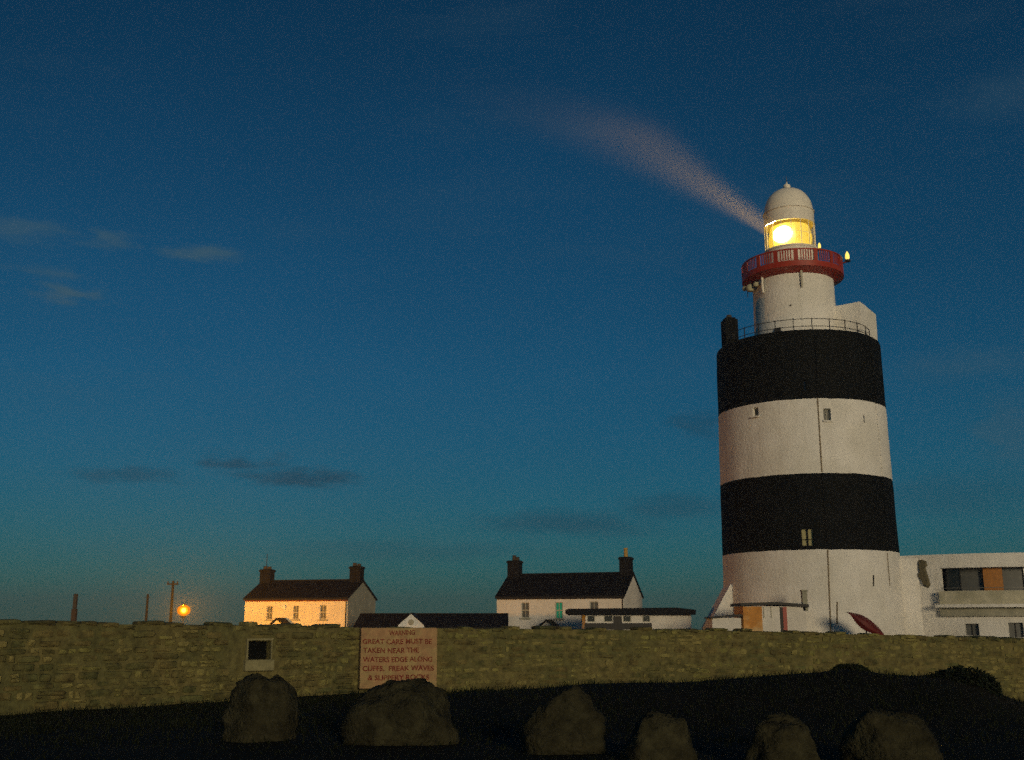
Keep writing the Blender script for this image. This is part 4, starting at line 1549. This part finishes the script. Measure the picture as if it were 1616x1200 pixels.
# hatch: pale surround, sill, dark shutter
a, b, L, ux, uy, inx, iny = seginfo[1]
hu0, hu1, hz0, hz1 = hatch_u
hroot = MB().box(hu0 - 0.05, hu0, -0.08, 0.06, hz0, hz1 + 0.02).box(hu0 - 0.05, hu1 + 0.03, -0.08, 0.06, hz1 + 0.022, hz1 + 0.07).box(hu1, hu1 + 0.02, -0.06, 0.06, hz0, hz1 + 0.02).build(
    'hatch_frame', M['pale_stone'], wall, loc=(a[0], a[1], 0), rz=math.atan2(uy, ux))
MB().box(hu0 - 0.10, hu1 + 0.05, -0.16, 0.08, hz0 - 0.30, hz0 - 0.004, 0.02).build('sill', M['pale_stone'], hroot)
MB().box(hu0 + 0.002, hu1 - 0.002, 0.26, 0.30, hz0 + 0.002, hz1 - 0.002).build('shutter', M['black'], hroot)

# ------------------------------------------------------------------ warning sign
a, b, L, ux, uy, inx, iny = seginfo[2]
su0, zs1 = wall_hit(SIGN_PX[0], 990, 2)
su1, zs0 = wall_hit(SIGN_PX[1], 1083, 2)
zs1 = wall_hit(626, 991, 2)[1]
zs0 = wall_hit(626, 1083, 2)[1]
prd = 0.34
sroot = empty('warning_sign', (a[0] + ux * su0 - inx * prd, a[1] + uy * su0 - iny * prd, zs0), 'faded orange slab painted with a warning about cliffs, standing against the stone wall', 'sign',
              rz=math.atan2(uy, ux))
sw, shh = (su1 - su0) * 0.985, zs1 - zs0
MB().box(0, sw, 0, 0.26, -0.04, shh, 0.015).build('panel', M['sign'], sroot)
lines = [('WARNING', 0.36, 0.70), ('GREAT CARE MUST BE', 0.02, 0.93), ('TAKEN NEAR THE', 0.03, 0.76), ('WATERS EDGE ALONG', 0.03, 0.94), ('CLIFFS.  FREAK WAVES', 0.03, 0.96),
         ('& SLIPPERY ROCKS', 0.10, 0.90)]
rows = [0.915, 0.765, 0.615, 0.46, 0.31, 0.155]
dg = bpy.context.evaluated_depsgraph_get()
for (txt, f0, f1), rw in zip(lines, rows):
    cu = bpy.data.curves.new('lettering', 'FONT')
    cu.body = txt
    cu.size = 1.0
    cu.offset = 0.022
    cu.extrude = 0.004
    to = bpy.data.objects.new('lettering', cu)
    COL.objects.link(to)
    dg = bpy.context.evaluated_depsgraph_get()
    me = bpy.data.meshes.new_from_object(to.evaluated_get(dg))
    bpy.data.objects.remove(to)
    xs = [v.co.x for v in me.vertices]
    ys = [v.co.y for v in me.vertices]
    x0, x1, y0, y1 = min(xs), max(xs), min(ys), max(ys)
    capH = 0.088 * shh
    for v in me.vertices:
        nx = lerp(f0, f1, (v.co.x - x0) / (x1 - x0)) * sw
        nz_ = rw * shh - capH / 2 + capH * (v.co.y - y0) / (y1 - y0)
        v.co = Vector((nx, -0.003 - v.co.z, nz_ + 0.008 * math.sin(nx * 5)))
    me.materials.clear()
    me.materials.append(M['letter'])
    link('lettering', me, sroot)


# ------------------------------------------------------------------ boulders
def boulder(px0, px1, row_top, row_bot, Y, outline, label, seed):
    """outline: (fraction across, fraction of height) silhouette control of the crown"""
    c = at((px0 + px1) / 2, row_bot, Y)
    wid = at(px1, row_bot, Y).x - at(px0, row_bot, Y).x
    hgt = at(px0, row_top, Y).z - c.z
    gz = ground_z(c.x, Y)
    mb = MB()
    rnd = random.Random(seed)
    so_ = rnd.uniform(0, 50)
    dep = wid * 0.85
    # a lump cut by random planes: flat faces and blunt edges, then weathered
    planes = []
    for k in range(17):
        n_ = Vector((rnd.gauss(0, 1), rnd.gauss(0, 1), rnd.gauss(0.15, 0.8))).normalized()
        planes.append((n_, rnd.uniform(0.80, 1.02)))
    nu, nv = 44, 26
    vs, fs = [], []
    for j in range(nv + 1):
        ph_ = PI * 0.62 * j / nv
        for k in range(nu):
            th_ = 2 * PI * k / nu
            d = Vector((math.sin(ph_) * math.cos(th_), math.sin(ph_) * math.sin(th_), math.cos(ph_)))
            e = 2.9
            r = (abs(d.x) ** e + abs(d.y) ** e + abs(d.z) ** e) ** (-1 / e)
            for n_, q in planes:
                dn = d.dot(n_)
                if dn > 0.05:
                    r = min(r, q / dn)
            p = d * r
            nn_ = p * 1.7 + Vector((so_, 0, 0))
            vd = noise.voronoi(nn_ * 0.9)[0]
            crk = max(0.0, 1 - (vd[1] - vd[0]) / 0.16)
            p = p * (1 - 0.06 * crk + 0.12 * noise.noise(nn_) + 0.07 * noise.noise(nn_ * 2.6) + 0.04 * noise.noise(nn_ * 6.0) + 0.022 * noise.noise(nn_ * 14))
            vs.append(p)
    x0_, x1_ = min(p.x for p in vs), max(p.x for p in vs)
    z1_ = max(p.z for p in vs)
    for k, p in enumerate(vs):
        fx_ = (p.x - x0_) / (x1_ - x0_)
        zz_ = p.z / z1_
        if zz_ > 0:
            # shape the crown to the photographed silhouette
            zz_ = zz_ * (0.5 + 0.5 * interp(outline, fx_))
        vs[k] = Vector(((fx_ - 0.5) * wid * 1.07, p.y * dep * 0.5, hgt * (0.12 + 0.88 * zz_)))
    for j in range(nv):
        for k in range(nu):
            a_ = j * nu + k
            b_ = j * nu + (k + 1) % nu
            fs.append((a_ + nu, b_ + nu, b_, a_))
    mx_ = max(v.z for v in vs)
    vs = [Vector((v.x, v.y, v.z * (hgt / mx_) if v.z > 0 else v.z)) for v in vs]
    mb.add(vs, fs)
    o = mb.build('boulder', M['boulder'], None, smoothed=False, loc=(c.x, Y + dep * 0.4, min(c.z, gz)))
    for p in o.data.polygons:
        p.use_smooth = True
    tag(o, label, 'boulder', 'boulders lining the verge')
    return o


boulder(343, 459, 1056, 1165, 17.0, [(0, 0.6), (0.15, 0.85), (0.35, 1.0), (0.7, 1.0), (0.85, 0.9), (1, 0.5)],
        'upright rounded boulder directly below the square hatch in the wall', 11)
boulder(537, 716, 1070, 1172, 16.6, [(0, 0.6), (0.2, 0.78), (0.4, 0.95), (0.55, 1.0), (0.75, 0.85), (1, 0.72)],
        'broad boulder peaking in front of the warning sign', 23)
boulder(824, 957, 1081, 1188, 15.4, [(0, 0.5), (0.2, 0.78), (0.5, 1.0), (0.75, 0.95), (1, 0.5)],
        'domed boulder standing alone below the right hand cottage', 31)
boulder(985, 1102, 1120, 1200, 14.4, [(0, 0.75), (0.25, 0.98), (0.5, 0.92), (0.62, 0.90), (0.85, 1.0), (1, 0.8)],
        'low notched boulder, fourth from the left in the row', 43)
boulder(1184, 1302, 1122, 1206, 13.8, [(0, 0.45), (0.25, 0.8), (0.55, 1.0), (0.75, 0.9), (1, 0.35)],
        'pointed boulder below the tower, second from the right in the row', 57)
boulder(1350, 1514, 1112, 1212, 13.4, [(0, 0.8), (0.12, 0.95), (0.25, 1.0), (0.5, 0.84), (0.75, 0.78), (0.9, 0.66), (1, 0.3)],
        'large lopsided boulder at the far right end of the row', 61)


# ------------------------------------------------------------------ shrubs on the bank
def shrub(px0, px1, row_top, Y, label, seed, hfac=1.0):
    rnd = random.Random(seed)
    c = at((px0 + px1) / 2, row_top, Y)
    wx = (at(px1, row_top, Y).x - at(px0, row_top, Y).x) / 2
    gz = min(ground_z(c.x + f_ * wx, Y - 0.3) for f_ in (-0.9, 0, 0.9)) - 0.05
    H = c.z - gz
    root = empty('shrub', (c.x, Y, gz), label, 'shrub', 'dark shrubs on the verge')
    lv = MB()
    for _ in range(4200):
        th_ = rnd.uniform(0, 2 * PI)
        t = rnd.uniform(0, 1) ** 0.7
        ph_ = math.acos(rnd.uniform(0, 1))
        r = 0.72 + 0.28 * rnd.random()
        bump_ = 1 + 0.16 * noise.noise(Vector((math.cos(th_) * 2 + seed, math.sin(th_) * 2, ph_ * 2)))
        p = Vector((wx * math.sin(ph_) ** 0.85 * math.cos(th_) * r * bump_, wx * 0.8 * math.sin(ph_) * math.sin(th_) * r * bump_, H * math.cos(ph_) ** 0.85 * r * bump_ - 0.03))
        s = rnd.uniform(0.03, 0.07)
        d = Vector((rnd.uniform(-1, 1), rnd.uniform(-1, 1), rnd.uniform(-0.3, 1))).normalized()
        w = d.orthogonal().normalized() * s * 0.45
        lv.add([p - d * s, p + w, p + d * s, p - w], [(0, 1, 2, 3)])
    lv.build('foliage', M['leaf'], root)
    for k in range(7):
        th_ = rnd.uniform(0, 2 * PI)
        MB().tube([(0.05 * math.cos(th_), 0.05 * math.sin(th_), -0.1), (wx * 0.4 * math.cos(th_), wx * 0.35 * math.sin(th_), H * 0.5), (wx * 0.6 * math.cos(th_), wx * 0.5 * math.sin(th_), H * 0.8)],
                  [0.03, 0.02, 0.006], 5).build('stem', M['twig'], root)
    return root


shrub(1312, 1370, 1047, 23.8, 'small dark rounded shrub on the verge below the red canopy', 5)
shrub(1452, 1578, 1050, 23.2, 'wide dark shrub ending the verge at right below the curved building', 9)

# ------------------------------------------------------------------ rough grass on the verge
gr = MB()
rg = random.Random(21)
cnt = 0
while cnt < 26000:
    y = rg.uniform(13.0, 34.0)
    x = rg.uniform(-0.56, 0.56) * y
    yw = interp(wall_y, x)
    if y > yw - 0.1:
        continue
    dens = 0.35 + 0.65 * smooth((y - 16) / 5)
    if noise.noise(Vector((x * 0.5, y * 0.5, 2))) + rg.uniform(-0.5, 0.6) < 0.1 - 0.4 * dens or rg.random() > dens:
        continue
    z = ground_z(x, y)
    h = rg.uniform(0.04, 0.14) * (1.3 if y > yw - 1.5 else 1.0) * (0.5 if y < 16.5 else 1.0)
    an_ = rg.uniform(0, PI)
    w = 0.012
    lx, ly2 = rg.uniform(-0.08, 0.08), rg.uniform(-0.08, 0.08)
    gr.add([(x - w * math.cos(an_), y - w * math.sin(an_), z - 0.01), (x + w * math.cos(an_), y + w * math.sin(an_), z - 0.01), (x + lx, y + ly2, z + h)], [(0, 1, 2)])
    cnt += 1
tag(gr.build('grass', M['grass']), 'rough dark grass covering the verge before the wall', 'grass', kind='stuff')

# ------------------------------------------------------------------ haze
hzb = MB().box(-1500, 1500, -1500, 1500, -8.0, 38.0)
hm = bpy.data.materials.new('thin_sea_haze')
hm.use_nodes = True
hm.cycles.volume_sampling = 'EQUIANGULAR'
ht_ = hm.node_tree
ht_.nodes.remove(ht_.nodes['Principled BSDF'])
pv = ht_.nodes.new('ShaderNodeVolumePrincipled')
pv.inputs['Color'].default_value = (0.9, 0.9, 0.92, 1)
pv.inputs['Density'].default_value = 0.0007
pv.inputs['Anisotropy'].default_value = 0.3
ht_.links.new(pv.outputs[0], ht_.nodes['Material Output'].inputs['Volume'])
tag(hzb.build('haze', hm), 'thin even sea haze filling the air over the headland', 'haze', kind='stuff')
